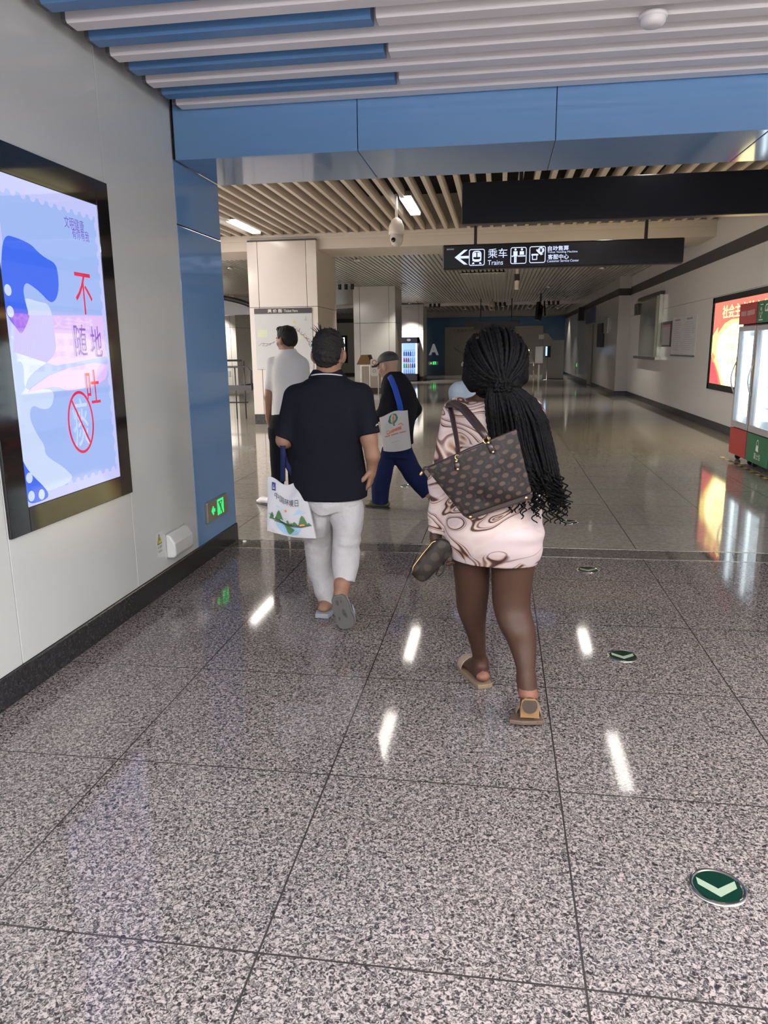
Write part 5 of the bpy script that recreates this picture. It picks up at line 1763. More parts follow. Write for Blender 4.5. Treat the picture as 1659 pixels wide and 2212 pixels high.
# trailing sandal: heel part against the sole, toe part bent flat on the floor
gx = .034
fh = at(1144, 1508, hr[1] - .034); fb = br + np.array([0, -.035, -.012])
d_ = nrm(fb - fh)
mb = MB()
out = []
for (u, w) in ((.0, .018), (.012, .030), (.05, .037), (.10, .037), (1.0, .040)):
    q = fh + (fb - fh) * u if u == 1.0 else fh + d_ * u
    out.append((q, w))
pl = [q + np.array([w, 0, 0]) for q, w in out] + [q - np.array([w, 0, 0]) for q, w in out[::-1]]
mb.prism(pl, (0, -.012, .002))
s2 = mb.build('sandal', mat('sandal_cork', (.38, .22, .10), .6, var=.35, bscale=30), woman, bevel=.003)
mb = MB(); q = fh + d_ * .030; mb.prism([q + np.array([.030 * math.cos(a_), -.0125, .034 * math.sin(a_)]) for a_ in np.linspace(0, 2 * math.pi, 24, endpoint=False)], (0, -.006, 0)); mb.build('heel_pad', M_soleb, s2)
q0 = br * [1, 1, 0]
pts = [(-.082, -.045), (-.03, -.055), (.03, -.04), (.055, -.02), (.05, .10), (.03, .13), (-.02, .135), (-.05, .10)]
mb = MB(); mb.prism([q0 + np.array([a_, b_, .002 + .012 * (1 if b_ < -.03 else 0)]) for a_, b_ in pts], (0, 0, .018)); mb.build('toe_plate', mat('sandal_brown', (.13, .085, .06), .6), s2, bevel=.004)
mb = MB()
arc = [q0 + np.array([-.002, .045, .02]) + np.array([.05 * math.cos(a_), 0, .055 * math.sin(a_)]) for a_ in np.linspace(0, math.pi, 15)]
mb.tube(arc, .03, 8, flat=.12, fdir=(0, 0, 1)); mb.build('strap', M_strap, s2, True)

# brown patterned handbag slung over her shoulder
def dotted(name, use_uv, nu, nv, asp, ground, dot, rdot=.27):
    m = bpy.data.materials.new(name)
    t, n, l = nt(m)
    b = n['Principled BSDF']
    tc = n.new('ShaderNodeTexCoord')
    sp = n.new('ShaderNodeSeparateXYZ')
    l.new(tc.outputs['UV' if use_uv else 'Object'], sp.inputs[0])
    def M_(op, a, b_=None):
        q = n.new('ShaderNodeMath'); q.operation = op
        for i, v in enumerate((a, b_)):
            if v is None: continue
            if isinstance(v, (int, float)): q.inputs[i].default_value = v
            else: l.new(v, q.inputs[i])
        return q.outputs[0]
    vv = M_('MULTIPLY', sp.outputs['Y' if use_uv else 'Z'], nv)
    row = M_('FLOOR', vv)
    uu = M_('ADD', M_('MULTIPLY', sp.outputs['X'], nu), M_('MULTIPLY', M_('MODULO', row, 2.0), .5))
    fu = M_('SUBTRACT', M_('FRACT', uu), .5)
    fv = M_('SUBTRACT', M_('FRACT', vv), .5)
    d = M_('SQRT', M_('ADD', M_('POWER', fu, 2.0), M_('POWER', M_('MULTIPLY', fv, asp), 2.0)))
    nz = n.new('ShaderNodeTexNoise'); nz.inputs['Scale'].default_value = 26
    l.new(tc.outputs['Object'], nz.inputs['Vector'])
    d = M_('ADD', d, M_('MULTIPLY', M_('SUBTRACT', nz.outputs['Fac'], .5), .42))
    r = n.new('ShaderNodeMapRange'); r.inputs[1].default_value = rdot - .05; r.inputs[2].default_value = rdot + .05; r.inputs[3].default_value = 1; r.inputs[4].default_value = 0
    l.new(d, r.inputs[0])
    # short tendrils between the dots
    f3 = M_('SUBTRACT', M_('FRACT', M_('ADD', uu, .5)), .5)
    st = M_('LESS_THAN', M_('ABSOLUTE', M_('SUBTRACT', M_('ADD', f3, M_('MULTIPLY', M_('SINE', M_('MULTIPLY', fv, 6.0)), .10)), M_('MULTIPLY', fv, .25))), .035)
    st = M_('MULTIPLY', st, M_('GREATER_THAN', nz.outputs['Fac'], .5))
    mx = n.new('ShaderNodeMix'); mx.data_type = 'RGBA'
    mx.inputs[6].default_value = ground + (1,); mx.inputs[7].default_value = dot + (1,)
    l.new(M_('MAXIMUM', M_('MULTIPLY', r.outputs[0], .85), M_('MULTIPLY', st, .35)), mx.inputs[0])
    l.new(mx.outputs[2], b.inputs['Base Color'])
    b.inputs['Roughness'].default_value = .46
    b.inputs['Specular IOR Level'].default_value = .2
    return m
M_bag = dotted('bag_canvas', True, 6.6, 8.6, .85, (.008, .0055, .005), (.062, .039, .028), .24)
M_leather = mat('bag_leather', (.022, .012, .011), .38, bump=.1, bscale=90)
M_gold = mat('gold_metal', (.80, .55, .25), .22, metal=1.0)
cTL, cTR, cBR, cBL = at(924, 1012, 2.72), at(1116, 930, 2.71), at(1148, 1062, 2.69), at(1003, 1112, 2.69)
cen = (cTL + cTR + cBR + cBL) / 4
bag = thing('handbag', (cen[0], cen[1], cBL[2]), 'brown spotted leather handbag slung on the back of the woman with braids', 'handbag')
bp_ = Pillow(cTL, cTR, cBR, cBL, .07, .014, .003)
bp_.mesh('bag_body', [M_bag], bag)
# leather base seen from behind and below
off = bp_.N
mb = MB()
e0, e1 = cBL + off * .02, cBR + off * .02
dn = nrm(np.array([.12, 0, -1]))
mb.prism([e0 - nrm(e1 - e0) * .004, e1 + nrm(e1 - e0) * .006, e1 + dn * .026, e0 + dn * .024 + nrm(e1 - e0) * .02], -off * .06)
mb.build('base', M_leather, bag, bevel=.006)
mb = MB()
for u in (.1, .92):
    for k_, o_ in ((.030, 0.0), (-.02, .014)):
        p = e0 * (1 - u) + e1 * u + dn * (.012 + o_) + off * (k_ - .02)
        mb.lathe([(.0055, -.002), (.0055, .006), (.003, .008)], p, off, n=12)
mb.build('stud', M_gold, bag, True)
mb = MB(); mb.tube([bp_(0, 1) * .5 + bp_(0, 1, 0, -1) * .5, bp_(.5, 1) * .5 + bp_(.5, 1, 0, -1) * .5 + [0, 0, .004], bp_(1, 1) * .5 + bp_(1, 1, 0, -1) * .5], .007, 8); mb.build('zip_edge', M_leather, bag, True)
tb = [cTL + [.01, 0, 0], at(918, 1011, 2.72), at(912, 1019, 2.72)]
mb = MB(); mb.tube(tb, [.008, .006, .005], 8); mb.build('zip_tab', M_leather, bag, True)
mb = MB(); mb.lathe([(.0045, 0), (.005, .004), (.005, .014), (.003, .018)], at(913, 1018, 2.72), at(910, 1022, 2.72) - at(914, 1016, 2.72), n=12); mb.build('zip_end', M_gold, bag, True)
# near handle: two anchors on the panel, up over the shoulder
def ring(mb, c, ax, R, r):
    ax = nrm(ax); a = nrm(np.cross(ax, [0.2, .3, 1])); b_ = np.cross(ax, a)
    mb.tube([c + R * (a * math.cos(q) + b_ * math.sin(q)) for q in np.linspace(0, 2 * math.pi, 17)], r, 6, cap=False)
hA, hB = at(1052, 948, 2.675), at(988, 992, 2.68)
top = at(982, 872, 2.86)
mb = MB()
mb.tube([hA, at(1040, 930, 2.70), at(1018, 903, 2.76), at(1000, 882, 2.82), top, at(972, 872, 2.93), at(968, 882, 3.0)], [.012, .015, .016, .016, .016, .015, .014], 10)
mb.build('handle', M_leather, bag, True)
mb = MB()
mb.tube([hB, at(990, 972, 2.76), at(985, 940, 2.83), at(978, 905, 2.88), at(972, 880, 2.95)], [.007, .008, .009, .010, .010], 8)
mb.build('handle', M_leather, bag, True)
mb = MB(); ring(mb, at(1050, 952, 2.67), (.3, -.5, .3), .011, .0022); ring(mb, at(1056, 946, 2.67), (.8, -.2, .3), .010, .0022); ring(mb, at(988, 988, 2.675), (.3, -.5, .3), .009, .002)
mb.build('ring', M_gold, bag, True)
for (x, y, x2, y2) in ((1055, 956, 1065, 976), (986, 996, 989, 1013)):
    mb = MB(); pa, pb = at(x, y, 2.665), at(x2, y2, 2.66)
    mb.tube([pa, (pa + pb) / 2, pb], [.011, .010, .012], 8, flat=.35, fdir=(0, -1, 0)); tb_ = mb.build('handle_tab', M_leather, bag, True)
    mb = MB()
    for p in (pa, pb):
        mb.lathe([(.005, 0), (.005, .005), (.002, .007)], p + np.array([0, -.004, 0]), (0, -1, .1), n=10)
    mb.build('rivet', M_gold, tb_, True)

# clutch held in her hand
wt, wbm = at(953, 1186, 2.90), at(910, 1236, 2.88)
clutch = thing('clutch_bag', tuple(wbm), 'dark clutch with gold zip and wrist loop in the hand of the woman', 'clutch bag')
S_ = Sdf(.004)
ax = nrm(wbm - wt)
S_.cone(wt, wbm, .046, .041, .005, (0.1, 1, .1), .42)
S_.cut(wbm + ax * .034, ax)
S_.build('body', dotted('clutch_canvas', False, 18, 22, .85, (.012, .009, .008), (.034, .026, .019), .3), clutch)
side = nrm(np.cross(ax, [0, 1, 0]))
if side[0] > 0: side = -side
mb = MB(); mb.tube([wt + side * .030 - ax * .028 + [0, -.012, 0], wt + side * .045 + [0, -.008, 0], (wt + wbm) / 2 + side * .044 + [0, -.008, 0], wbm + side * .040 + [0, -.008, 0], wbm + side * .028 + ax * .024 + [0, -.010, 0]], .0025, 6); mb.build('zip', M_gold, clutch, True)
lp_ = [at(x, y, 2.90) for x, y in ((958, 1192), (957, 1208), (948, 1226), (942, 1240), (947, 1245), (956, 1238), (961, 1220), (963, 1196))]
mb = MB(); mb.tube(lp_, .003, 6); mb.build('wrist_loop', M_blackm, clutch, True)

# ================================================================== man in the black polo shirt
YP = 4.03
man_p = thing('person', (at(720, 1310, 4.0)[0], 4.0, 0), 'man walking away in black polo, loose white trousers and grey slides', 'person')
S_ = Sdf(.005)
hc = at(711, 764, 4.03)
B = basis(-.05, -.05)
neck = at(707, 828, 4.03)
L = head(S_, hc, B, 1.02, neck, .062)
shl, shr = at(640, 858, 4.03), at(780, 856, 4.03)
ell_, wrl = at(615, 950, 4.0), at(655, 942, 4.24)
elr, wrr = at(797, 948, 4.0), at(803, 1012, 4.03)
S_.cone(neck, shl, .055, .05, .03); S_.cone(neck, shr, .055, .05, .03)
S_.tower([lvl(860, 650, 765, 4.03, .09), lvl(940, 650, 765, 4.03, .1), lvl(1060, 655, 770, 4.03, .11), lvl(1090, 665, 770, 4.03, .11)], .03)
S_.chain([shl, ell_, wrl], [.052, .046, .030], .02)
S_.chain([shr, elr, at(805, 985, 4.0), wrr], [.052, .044, .038, .028], .02)
hand(S_, wrr, at(799, 1062, 4.06) - wrr, (-1, .15, 0), -1, 1.05, .75)
hand(S_, wrl, (.5, .8, .1), (0, .2, -1), 1, 1.0, .7)
akl, akr = at(703, 1296, 4.10), at(739, 1262, 3.83)
S_.chain([at(690, 1190, 4.08), akl], [.055, .036], .02)
S_.chain([at(748, 1190, 4.03), akr], [.055, .037], .02)
hl2 = onz(699, 1314, .045); 
foot(S_, hl2, hl2 + np.array([.02, .15, -.01]), hl2 + np.array([.02, .215, -.015]), akl, .034)
hr2 = at(733, 1290, 3.80); br2 = at(742, 1338, 3.81)
foot(S_, hr2, br2, at(745, 1350, 3.83), akr, .034, (0, -1, .1), .62)
S_.build('body', [M_skin_a], man_p)
eyes(man_p, L, 1.02)
# short hair with a few strands standing up
S_ = Sdf(.005)
S_.ell(hc + B @ np.array([0, -.015, .038]), (.086, .108, .094), .02, B)
S_.ell(hc + B @ np.array([0, -.052, -.014]), (.071, .066, .068), .03, B)
S_.cut(hc + B @ np.array([0, -.10, -.075]), B @ np.array([0, -.25, -1.0]))
S_.cut(hc + B @ np.array([0, .055, .03]), B @ np.array([0, 1, -.45]))
for q in (-1, 1):
    S_.ell(hc + B @ np.array([q * .092, -.006, -.022]), (.034, .046, .056), .01, B, 's')
S_.ripple(lambda X, Y, Z: (.0022 * np.sin(230 * X + 60 * np.sin(14 * Z)) + .0018 * np.sin(190 * Z + 40 * X)).astype(np.float32))
hv, hq = S_.mesh()
mb = MB(); mb.add(hv, hq)
rn = random.Random(5)
for i in range(60):
    a = rn.uniform(-2.6, 2.6); e_ = rn.uniform(.2, 1.3)
    v = np.array([math.sin(a) * math.cos(e_), math.cos(a) * math.cos(e_) * .6 - .3, math.sin(e_)]); v = nrm(v)
    p = hc + B @ (np.array([0, -.015, .038]) + v * np.array([.084, .104, .092]))
    ln = rn.uniform(.004, .010)
    if i < 9:
        v = nrm(np.array([-.55 + rn.uniform(-.25, .25), -.2, .8])); p = hc + B @ (np.array([0, -.015, .038]) + v * np.array([.082, .10, .09])); ln = rn.uniform(.02, .042)
    tip = p + B @ (v * ln + np.array([rn.uniform(-.5, .5), -.2, .1]) * ln * .7)
    mb.tube([p, (p + tip) / 2 + [0, 0, .003], tip], [.003, .002, .0006], 5)
mb.build('hair', M_hair_g, man_p, True)
M_polo = fabric('black_polo_cloth', (.0075, .008, .012), .8, .2, 320)
S_ = Sdf(.006)
S_.tower([lvl(812, 674, 742, 4.03, .088), lvl(820, 664, 752, 4.03, .097), lvl(830, 645, 772, 4.03, .106), lvl(845, 630, 787, 4.03, .115), lvl(880, 628, 784, 4.03, .13), lvl(940, 632, 778, 4.03, .14), lvl(1000, 633, 787, 4.04, .15), lvl(1045, 633, 790, 4.04, .15), lvl(1076, 633, 790, 4.04, .145)], .02, p=2.2, sm=.02)
ccone(S_, at(640, 860, 4.03), at(614, 946, 4.0), .072, .060, .03)
ccone(S_, at(778, 858, 4.03), at(797, 938, 4.0), .075, .058, .03)
S_.ripple(folds(.0035, 16, 11, 1.0))
S_.cut(at(712, 1073, 4.03), (0, 0.05, -1))
pol = S_.build('polo_shirt', [M_polo], man_p)
S_ = Sdf(.004)
S_.tower([lvl(798, 677, 737, 4.035, .078), lvl(804, 673, 741, 4.035, .084), lvl(816, 666, 750, 4.03, .090)], .01)
S_.tower([lvl(790, 687, 728, 4.05, .052), lvl(803, 685, 730, 4.05, .055)], .004, mode='s')
S_.build('collar', [M_polo], pol)
mb = MB()
pts = []
for a in np.linspace(math.pi + .15, 2 * math.pi - .15, 26):
    c0, c1 = at(672, 810, 4.03), at(744, 810, 4.03)
    c = (c0 + c1) / 2
    pts.append(c + np.array([(c1[0] - c0[0]) / 2 * 1.0 * math.cos(a), .090 * math.sin(a), -.010 + .018 * abs(math.sin(a))]))
mb.tube(pts, .0036, 6); mb.build('collar_stripe', mat('stripe_white', (.75, .72, .72), .6), pol, True)
mb = MB(); c = at(814, 917, 3.97)
for i in range(2):
    mb.tube([c + np.array([.004 + .004 * math.cos(a), -.03 + .008 * math.sin(a) + .012 * i, .005 * math.sin(a * 1.5)]) for a in np.linspace(0, 5, 10)], .0015, 5)
mb.build('sleeve_emblem', mat('emblem_white', (.75, .75, .75), .5), pol)
M_trw = fabric('white_linen', (.56, .54, .545), .8, .55, 22)
M_trw.node_tree.nodes['Bump'].inputs['Distance'].default_value = .02
S_ = Sdf(.006)
S_.tower([lvl(1055, 645, 780, 4.04, .125), lvl(1085, 655, 779, 4.04, .13, .005), lvl(1100, 660, 780, 4.04, .125)], .012, p=2.2)
S_.tower([lvl(1085, 657, 722, 4.05, .11), lvl(1130, 661, 722, 4.07, .10), lvl(1170, 661, 722, 4.10, .092), lvl(1230, 663, 722, 4.12, .085), lvl(1270, 672, 721, 4.11, .08), lvl(1306, 688, 724, 4.10, .075), lvl(1329, 692, 727, 4.10, .075)], .006, sm=.03)
S_.tower([lvl(1085, 712, 781, 4.03, .11), lvl(1130, 714, 781, 4.02, .105), lvl(1160, 716, 782, 4.0, .10), lvl(1172, 717, 778, 3.98, .092), lvl(1190, 719, 781, 3.96, .09), lvl(1225, 719, 775, 3.91, .08), lvl(1258, 721, 764, 3.86, .068)], .006, sm=.012)
S_.cut(at(742, 1254, 3.86), at(742, 1254, 3.86) - at(746, 1210, 3.9), lo=at(719, 1330, 3.7), hi=at(790, 1225, 4.02))
S_.ripple(lambda X, Y, Z: (.013 * np.sin(30 * X + 3 * np.sin(6 * Z)) * np.sin(7 * Z + 1) + .011 * np.sin(80 * Z + 16 * X) * np.clip(1 - np.abs(Z - .455) / .055, 0, 1) * np.clip((X + .87) * 20, 0, 1) + .006 * np.sin(44 * Z - 25 * X) * np.clip(1 - np.abs(Z - .14) / .12, 0, 1)).astype(np.float32))
S_.build('trousers', [M_trw], man_p)
M_slide = mat('slide_rubber', (.10, .095, .09), .7, bump=.3, bscale=120)
M_slide2 = mat('slide_grey', (.32, .34, .38), .55)
q0 = hl2 * [1, 1, 0]
out = [(-.04, -.05), (.04, -.052), (.05, .0), (.055, .12), (.065, .2), (.04, .245), (0, .25), (-.03, .22), (-.035, .1), (-.045, 0)]
mb = MB(); mb.prism([q0 + np.array([a, b_ + .0, 0]) for a, b_ in out], (0, 0, .028)); s1 = mb.build('slide', M_slide2, man_p, bevel=.006)
mb = MB(); mb.tube([q0 + np.array([.015, .15, .025]) + np.array([.055 * math.cos(a), 0, .06 * math.sin(a)]) for a in np.linspace(0, math.pi, 15)], .035, 8, flat=.12, fdir=(0, 0, 1)); mb.build('strap', M_slide2, s1, True)
# lifted slide, sole towards the viewer
a0, a1 = at(728, 1287, 3.765), at(750, 1358, 3.775)
dd = nrm(a1 - a0); rt = nrm(np.array([dd[2] * -1, 0, dd[0]])); 
if rt[0] < 0: rt = -rt
Ln = np.linalg.norm(a1 - a0)
pr = [(.0, .026), (.02, .040), (.06, .047), (.11, .046), (.15, .052), (Ln - .012, .045), (Ln + .004, .022)]
outl = [a0 + dd * u + rt * w for u, w in pr] + [a0 + dd * u - rt * w for u, w in pr[::-1]]
mb = MB(); mb.prism(outl, (0, .028, .004)); s2 = mb.build('slide', M_slide, man_p, bevel=.006)
mb = MB(); mb.prism([p + np.array([0, .029, .004]) for p in outl], (0, .006, .0)); mb.build('footbed', M_slide2, s2)
mb = MB(); rn = random.Random(8)
for (u, w, r) in ((.04, -.01, .013), (.035, .012, .009), (.10, .01, .016), (.12, .016, .012), (.13, -.025, .009)):
    c = a0 + dd * u + rt * w
    mb.prism([c + dd * r * math.cos(q) * 1.3 + rt * r * math.sin(q) * .6 + np.array([0, -.0005, 0]) for q in np.linspace(0, 2 * math.pi, 14, endpoint=False)], (0, -.0012, 0))
mb.build('sole_wear', mat('sole_worn', (.05, .047, .045), .7), s2)
mb = MB(); cc = a0 + dd * .115 + np.array([0, .035, 0]); mb.tube([cc + rt * .054 * math.cos(a) + np.array([0, .06 * math.sin(a), .004]) for a in np.linspace(0, math.pi, 15)], .03, 8, flat=.14, fdir=(0, 1, 0)); mb.build('strap', M_slide2, s2, True)

# white tote with globe print on his forearm
T = [at(580, 1031, 3.98), at(657, 1046, 3.97), at(684, 1164, 3.86), at(579, 1147, 3.88)]
tote = thing('tote_bag', tuple((T[2] + T[3]) / 2), 'white cotton tote with green globe print hanging from black polo man’s forearm', 'tote bag')
M_cot = fabric('white_cotton', (.60, .59, .61), .85, .15, 200)
tp = Pillow(T[0], T[1], T[2], T[3], .03, .014, .007, dip=lambda u: .006 * math.sin(9 * u) - .028 * max(0, math.sin(math.pi * u)) ** 2 + .012 * u, sag=lambda u: -.012 * math.sin(math.pi * u))
tp.mesh('bag_body', [M_cot], tote)
mb = MB()
A_ = lambda pts, mi, k=2: put_poly(mb, tp, pts, mi, k)
A_([(.13, .76), (.235, .775), (.235, .925), (.13, .91)], 0)
put_text(mb, tp, '△', .18, .85, .1, 1, fit=(.06, .06), k=4)
A_([(.15, .79), (.21, .80), (.21, .815), (.15, .805)], 1, 4)
put_text(mb, tp, '中国环境日', .49, .655, .1, 2, fit=(.58, .125), k=4, bold=.0, rot=-.16)
# sky marks
A_([(.20, .49), (.30, .485), (.26, .525)], 3); A_(circ(.45, .475, .03, 16, .025), 4)
A_([(.60, .41), (.90, .43), (.75, .50)], 3)
# half globe with land, then the green hills
gl = [(.20, .255)] + [(.475 - .275 * math.cos(a), .225 - .205 * math.sin(a)) for a in np.linspace(0, math.pi, 24)] + [(.75, .205)]
A_(gl, 5, 2)
A_([(.37, .225), (.50, .19), (.60, .13), (.55, .09), (.48, .035), (.44, .06), (.42, .13)], 6, 4)
A_([(.03, .335), (.20, .25), (.45, .19), (.75, .175), (1.0, .22), (.75, .215), (.45, .235), (.20, .29)], 7, 5)
for (x, w, h) in ((.12, .13, .13), (.28, .22, .23), (.47, .12, .11), (.62, .18, .09), (.80, .22, .19), (.55, .12, .07), (.40, .10, .06), (.92, .1, .05)):
    b0 = .26 - .07 * math.sin(x * 2.6)
    A_([(x - w / 2, b0), (x + w / 2, b0), (x + w * .18, b0 + h * .8), (x, b0 + h), (x - w * .2, b0 + h * .75)], 6 if int(x * 100) % 2 else 8, 4)
A_([(.15, .27), (.19, .265), (.18, .33)], 1, 6); A_([(.30, .27), (.45, .235), (.46, .25), (.32, .285)], 1, 6); A_([(.72, .2), (.84, .21), (.82, .235), (.74, .23)], 4, 6)
mb.build('print', [mat('print_navy', (.02, .04, .18), .6), mat('print_w', (.7, .7, .7), .6), mat('print_dark', (.02, .022, .05), .6), mat('print_cloud', (.38, .52, .70), .6), mat('print_orange', (.75, .25, .07), .6), mat('print_globe', (.30, .48, .66), .6), mat('print_land', (.06, .17, .05), .6), mat('print_line', (.02, .05, .03), .6), mat('print_hill', (.05, .13, .04), .6)], tote)
M_strapn = fabric('navy_strap', (.012, .018, .06), .7)
hook = at(611, 960, 4.02)
for k_, (x, x2, Yb) in enumerate(((611, 611, 3.965), (618, 640, 4.0))):
    mb = MB()
    pts = [at(x2, 1040, Yb), at(x, 1000, 4.0), at(611, 965, 3.955 + .13 * k_), at(611, 936, 4.01)]
    mb.tube(pts, .0155, 8, flat=.15, fdir=(0, -1, 0))
    mb.build('strap', M_strapn, tote, True)

# ================================================================== man in the white polo
man_w = thing('person', (at(600, 1085, 7.0)[0], 7.0, 0), 'man standing in white polo and black trousers, hand in pocket, facing the ticket board', 'person')
S_ = Sdf(.006)
Yq = 7.0
hc = at(618, 734, Yq)
B = basis(1.05, -.05)
neck = at(618, 778, Yq)
L = head(S_, hc, B, 1.0, neck, .06)
shl, shr = at(588, 785, Yq), at(654, 785, Yq + .05)
ell_, wrl = at(581, 858, Yq - .02), at(580, 903, Yq + .04)
elr, wrr = at(660, 855, Yq + .1), at(645, 880, Yq + .3)
S_.cone(neck, shl, .05, .05, .03); S_.cone(neck, shr, .05, .05, .03)
S_.tower([lvl(790, 592, 650, Yq, .09), lvl(895, 595, 648, Yq, .09)], .03)
S_.chain([shl, ell_, wrl], [.05, .043, .030], .02)
S_.chain([shr, elr, wrr], [.05, .042, .030], .02)
hand(S_, wrl, (.1, .1, -1), (1, 0, 0), -1, 1.0, .3)
hand(S_, wrr, (-.7, .6, .2), (0, 0, -1), 1, 1.0, .6)
S_.build('body', [M_skin_b], man_w)
eyes(man_w, L)
S_ = Sdf(.006)
S_.ell(hc + B @ np.array([0, -.018, .042]), (.083, .105, .09), .02, B)
S_.ell(hc + B @ np.array([0, -.055, -.01]), (.075, .062, .065), .03, B)
S_.ell(hc + B @ np.array([0, .05, .10]), (.06, .04, .028), .02, B)
S_.cut(hc + B @ np.array([0, -.10, -.06]), B @ np.array([0, -.2, -1.0]))
S_.cut(hc + B @ np.array([0, .055, .04]), B @ np.array([0, 1, -.55]))
for q in (-1, 1):
    S_.ell(hc + B @ np.array([q * .086, .0, -.014]), (.022, .03, .045), .01, B, 's')
S_.ripple(lambda X, Y, Z: (.002 * np.sin(200 * X + 50 * np.sin(14 * Z))).astype(np.float32))
S_.build('hair', [M_hair_g], man_w)
M_pw = fabric('white_polo_cloth', (.62, .62, .64), .8, .15, 250)
S_ = Sdf(.007)
S_.tower([lvl(758, 603, 636, Yq, .066), lvl(766, 598, 646, Yq, .08), lvl(774, 590, 655, Yq, .10), lvl(790, 586, 661, Yq, .115), lvl(830, 589, 662, Yq, .125), lvl(870, 589, 660, Yq, .12), lvl(897, 588, 656, Yq, .115)], .02, p=2.2, sm=.02)
ccone(S_, at(590, 786, Yq), at(583, 841, Yq - .01), .068, .052, .03)
ccone(S_, at(652, 788, Yq + .05), at(659, 840, Yq + .08), .068, .052, .03)
S_.tower([lvl(755, 603, 637, Yq, .070), lvl(764, 599, 641, Yq, .078)], .006)
S_.ripple(folds(.006, 17, 13, .4))
S_.build('polo_shirt', [M_pw], man_w)
M_trb = fabric('black_trouser', (.009, .009, .012), .8)
S_ = Sdf(.007)
S_.tower([lvl(885, 588, 655, Yq, .105), lvl(930, 583, 652, Yq, .12), lvl(945, 583, 650, Yq, .11)], .02)
S_.tower([lvl(925, 582, 618, Yq, .10), lvl(990, 585, 617, Yq, .085), lvl(1040, 585, 614, Yq, .07), lvl(1080, 584, 610, Yq, .065)], .02)
S_.tower([lvl(925, 614, 650, Yq, .10), lvl(990, 620, 650, Yq, .085), lvl(1040, 624, 650, Yq, .07), lvl(1080, 626, 650, Yq, .065)], .02)
S_.ripple(folds(.005, 14, 12, 2.2))
S_.build('trousers', [M_trb], man_w)
M_shoew = mat('white_shoe', (.70, .69, .70), .5)
M_shoes = mat('shoe_sole_dark', (.03, .03, .035), .6)
def shoe(parent, heel, d, m, ms, L_=.27, w=.045, h=.075):
    d = nrm(np.array(d) * [1, 1, 0])
    q = Sdf(.006)
    hz = np.array([heel[0], heel[1], 0.0])
    q.cone(hz + d * .03 + [0, 0, .045], hz + d * (L_ * .7) + [0, 0, .038], w * .85, w * .95, .02, (0, 0, 1), .85)
    q.cone(hz + d * (L_ * .65) + [0, 0, .03], hz + d * (L_ - w * .7) + [0, 0, .024], w * .95, w * .7, .02, (0, 0, 1), .6)
    q.cone(hz + d * .045 + [0, 0, .05], hz + d * .05 + [0, 0, h], w * .8, w * .75, .02)
    q.cut(hz + [0, 0, .012], (0, 0, -1))
    o = q.build('shoe', [m], parent)
    q = Sdf(.006)
    q.cone(hz + d * .03, hz + d * (L_ * .6), w * .92, w * 1.05, .01)
    q.cone(hz + d * (L_ * .6), hz + d * (L_ - w * .75), w * 1.05, w * .75, .01)
    q.cut((0, 0, .014), (0, 0, 1)); q.cut((0, 0, 0.001), (0, 0, -1))
    q.build('sole', [ms], o)
    return o
hp = at(596, 1085, Yq)
shoe(man_w, (hp[0], Yq - .04, 0), (-.75, .5, 0), M_shoew, M_shoes)
hp = at(638, 1085, Yq)
shoe(man_w, (hp[0], Yq - .02, 0), (.1, 1, 0), M_shoew, M_shoes)

# ================================================================== old man with a cap, striding
Yc = 6.95
man_c = thing('person', (at(845, 1095, Yc)[0], Yc, 0), 'old man in dark cap, dark jacket and navy trousers striding behind the others', 'person')
S_ = Sdf(.006)
hc = at(838, 790, Yc)
B = basis(1.15, -.28)
neck = at(852, 822, Yc)
L = head(S_, hc, B, 1.0, neck, .055)
F_ = np.array([-math.sin(1.15), math.cos(1.15), 0])
shl, shr = at(843, 834, Yc - .12), at(872, 832, Yc + .17)
ell_, wrl = at(832, 890, Yc - .16), at(808, 905, Yc + .0)
elr, wrr = at(898, 885, Yc + .2), at(880, 915, Yc + .2)
S_.tower([lvl(825, 835, 880, Yc, .1), lvl(960, 840, 880, Yc, .1)], .03, ang=1.15)
S_.chain([shl, ell_, wrl], [.045, .04, .028], .02); S_.chain([shr, elr, wrr], [.045, .04, .028], .02)
hand(S_, wrl, F_ + [0, 0, -.1], (0, 0, -1), -1, .95, .6); hand(S_, wrr, (-.2, .2, -1), (-1, 0, 0), 1, .95, .6)
kf, af = at(828, 1030, Yc), at(820, 1082, Yc)
af[2] = .09
S_.chain([at(838, 985, Yc), kf, af], [.07, .05, .035], .02)
kb, ab = at(893, 1022, Yc + .05), at(926, 1068, Yc + .02)
S_.chain([at(872, 985, Yc), kb, ab], [.07, .05, .035], .02)
S_.build('body', [M_skin_c], man_c)
eyes(man_c, L)
S_ = Sdf(.005)
S_.ell(hc + B @ np.array([0, -.014, .045]), (.085, .108, .082), .02, B)
S_.cut(hc + B @ np.array([0, 0, .034]), B @ np.array([0, .12, -1.0]))
S_.ell(hc + B @ np.array([0, .098, .032]), (.072, .07, .009), .012, B)
S_.build('cap', [mat('cap_dark', (.025, .026, .026), .6, var=.6, bscale=28)], man_c)
M_jkt = fabric('dark_jacket', (.010, .0105, .014), .8)
S_ = Sdf(.007)
S_.tower([lvl(803, 838, 866, Yc, .075), lvl(812, 831, 878, Yc, .12), lvl(826, 826, 888, Yc, .16), lvl(850, 824, 899, Yc, .17), lvl(885, 826, 901, Yc, .165), lvl(925, 829, 895, Yc, .16), lvl(958, 830, 893, Yc, .16)], .03, p=2.1, sm=.02)
S_.cone(shl, ell_, .065, .058, .03); ccone(S_, ell_, wrl + F_ * .0, .058, .045, .02)
S_.cone(shr, elr, .065, .06, .03); ccone(S_, elr, wrr, .06, .046, .02)
S_.ripple(folds(.006, 15, 14, 3.3))
S_.build('jacket', [M_jkt], man_c)
M_navy = fabric('navy_trouser', (.010, .016, .055), .8)
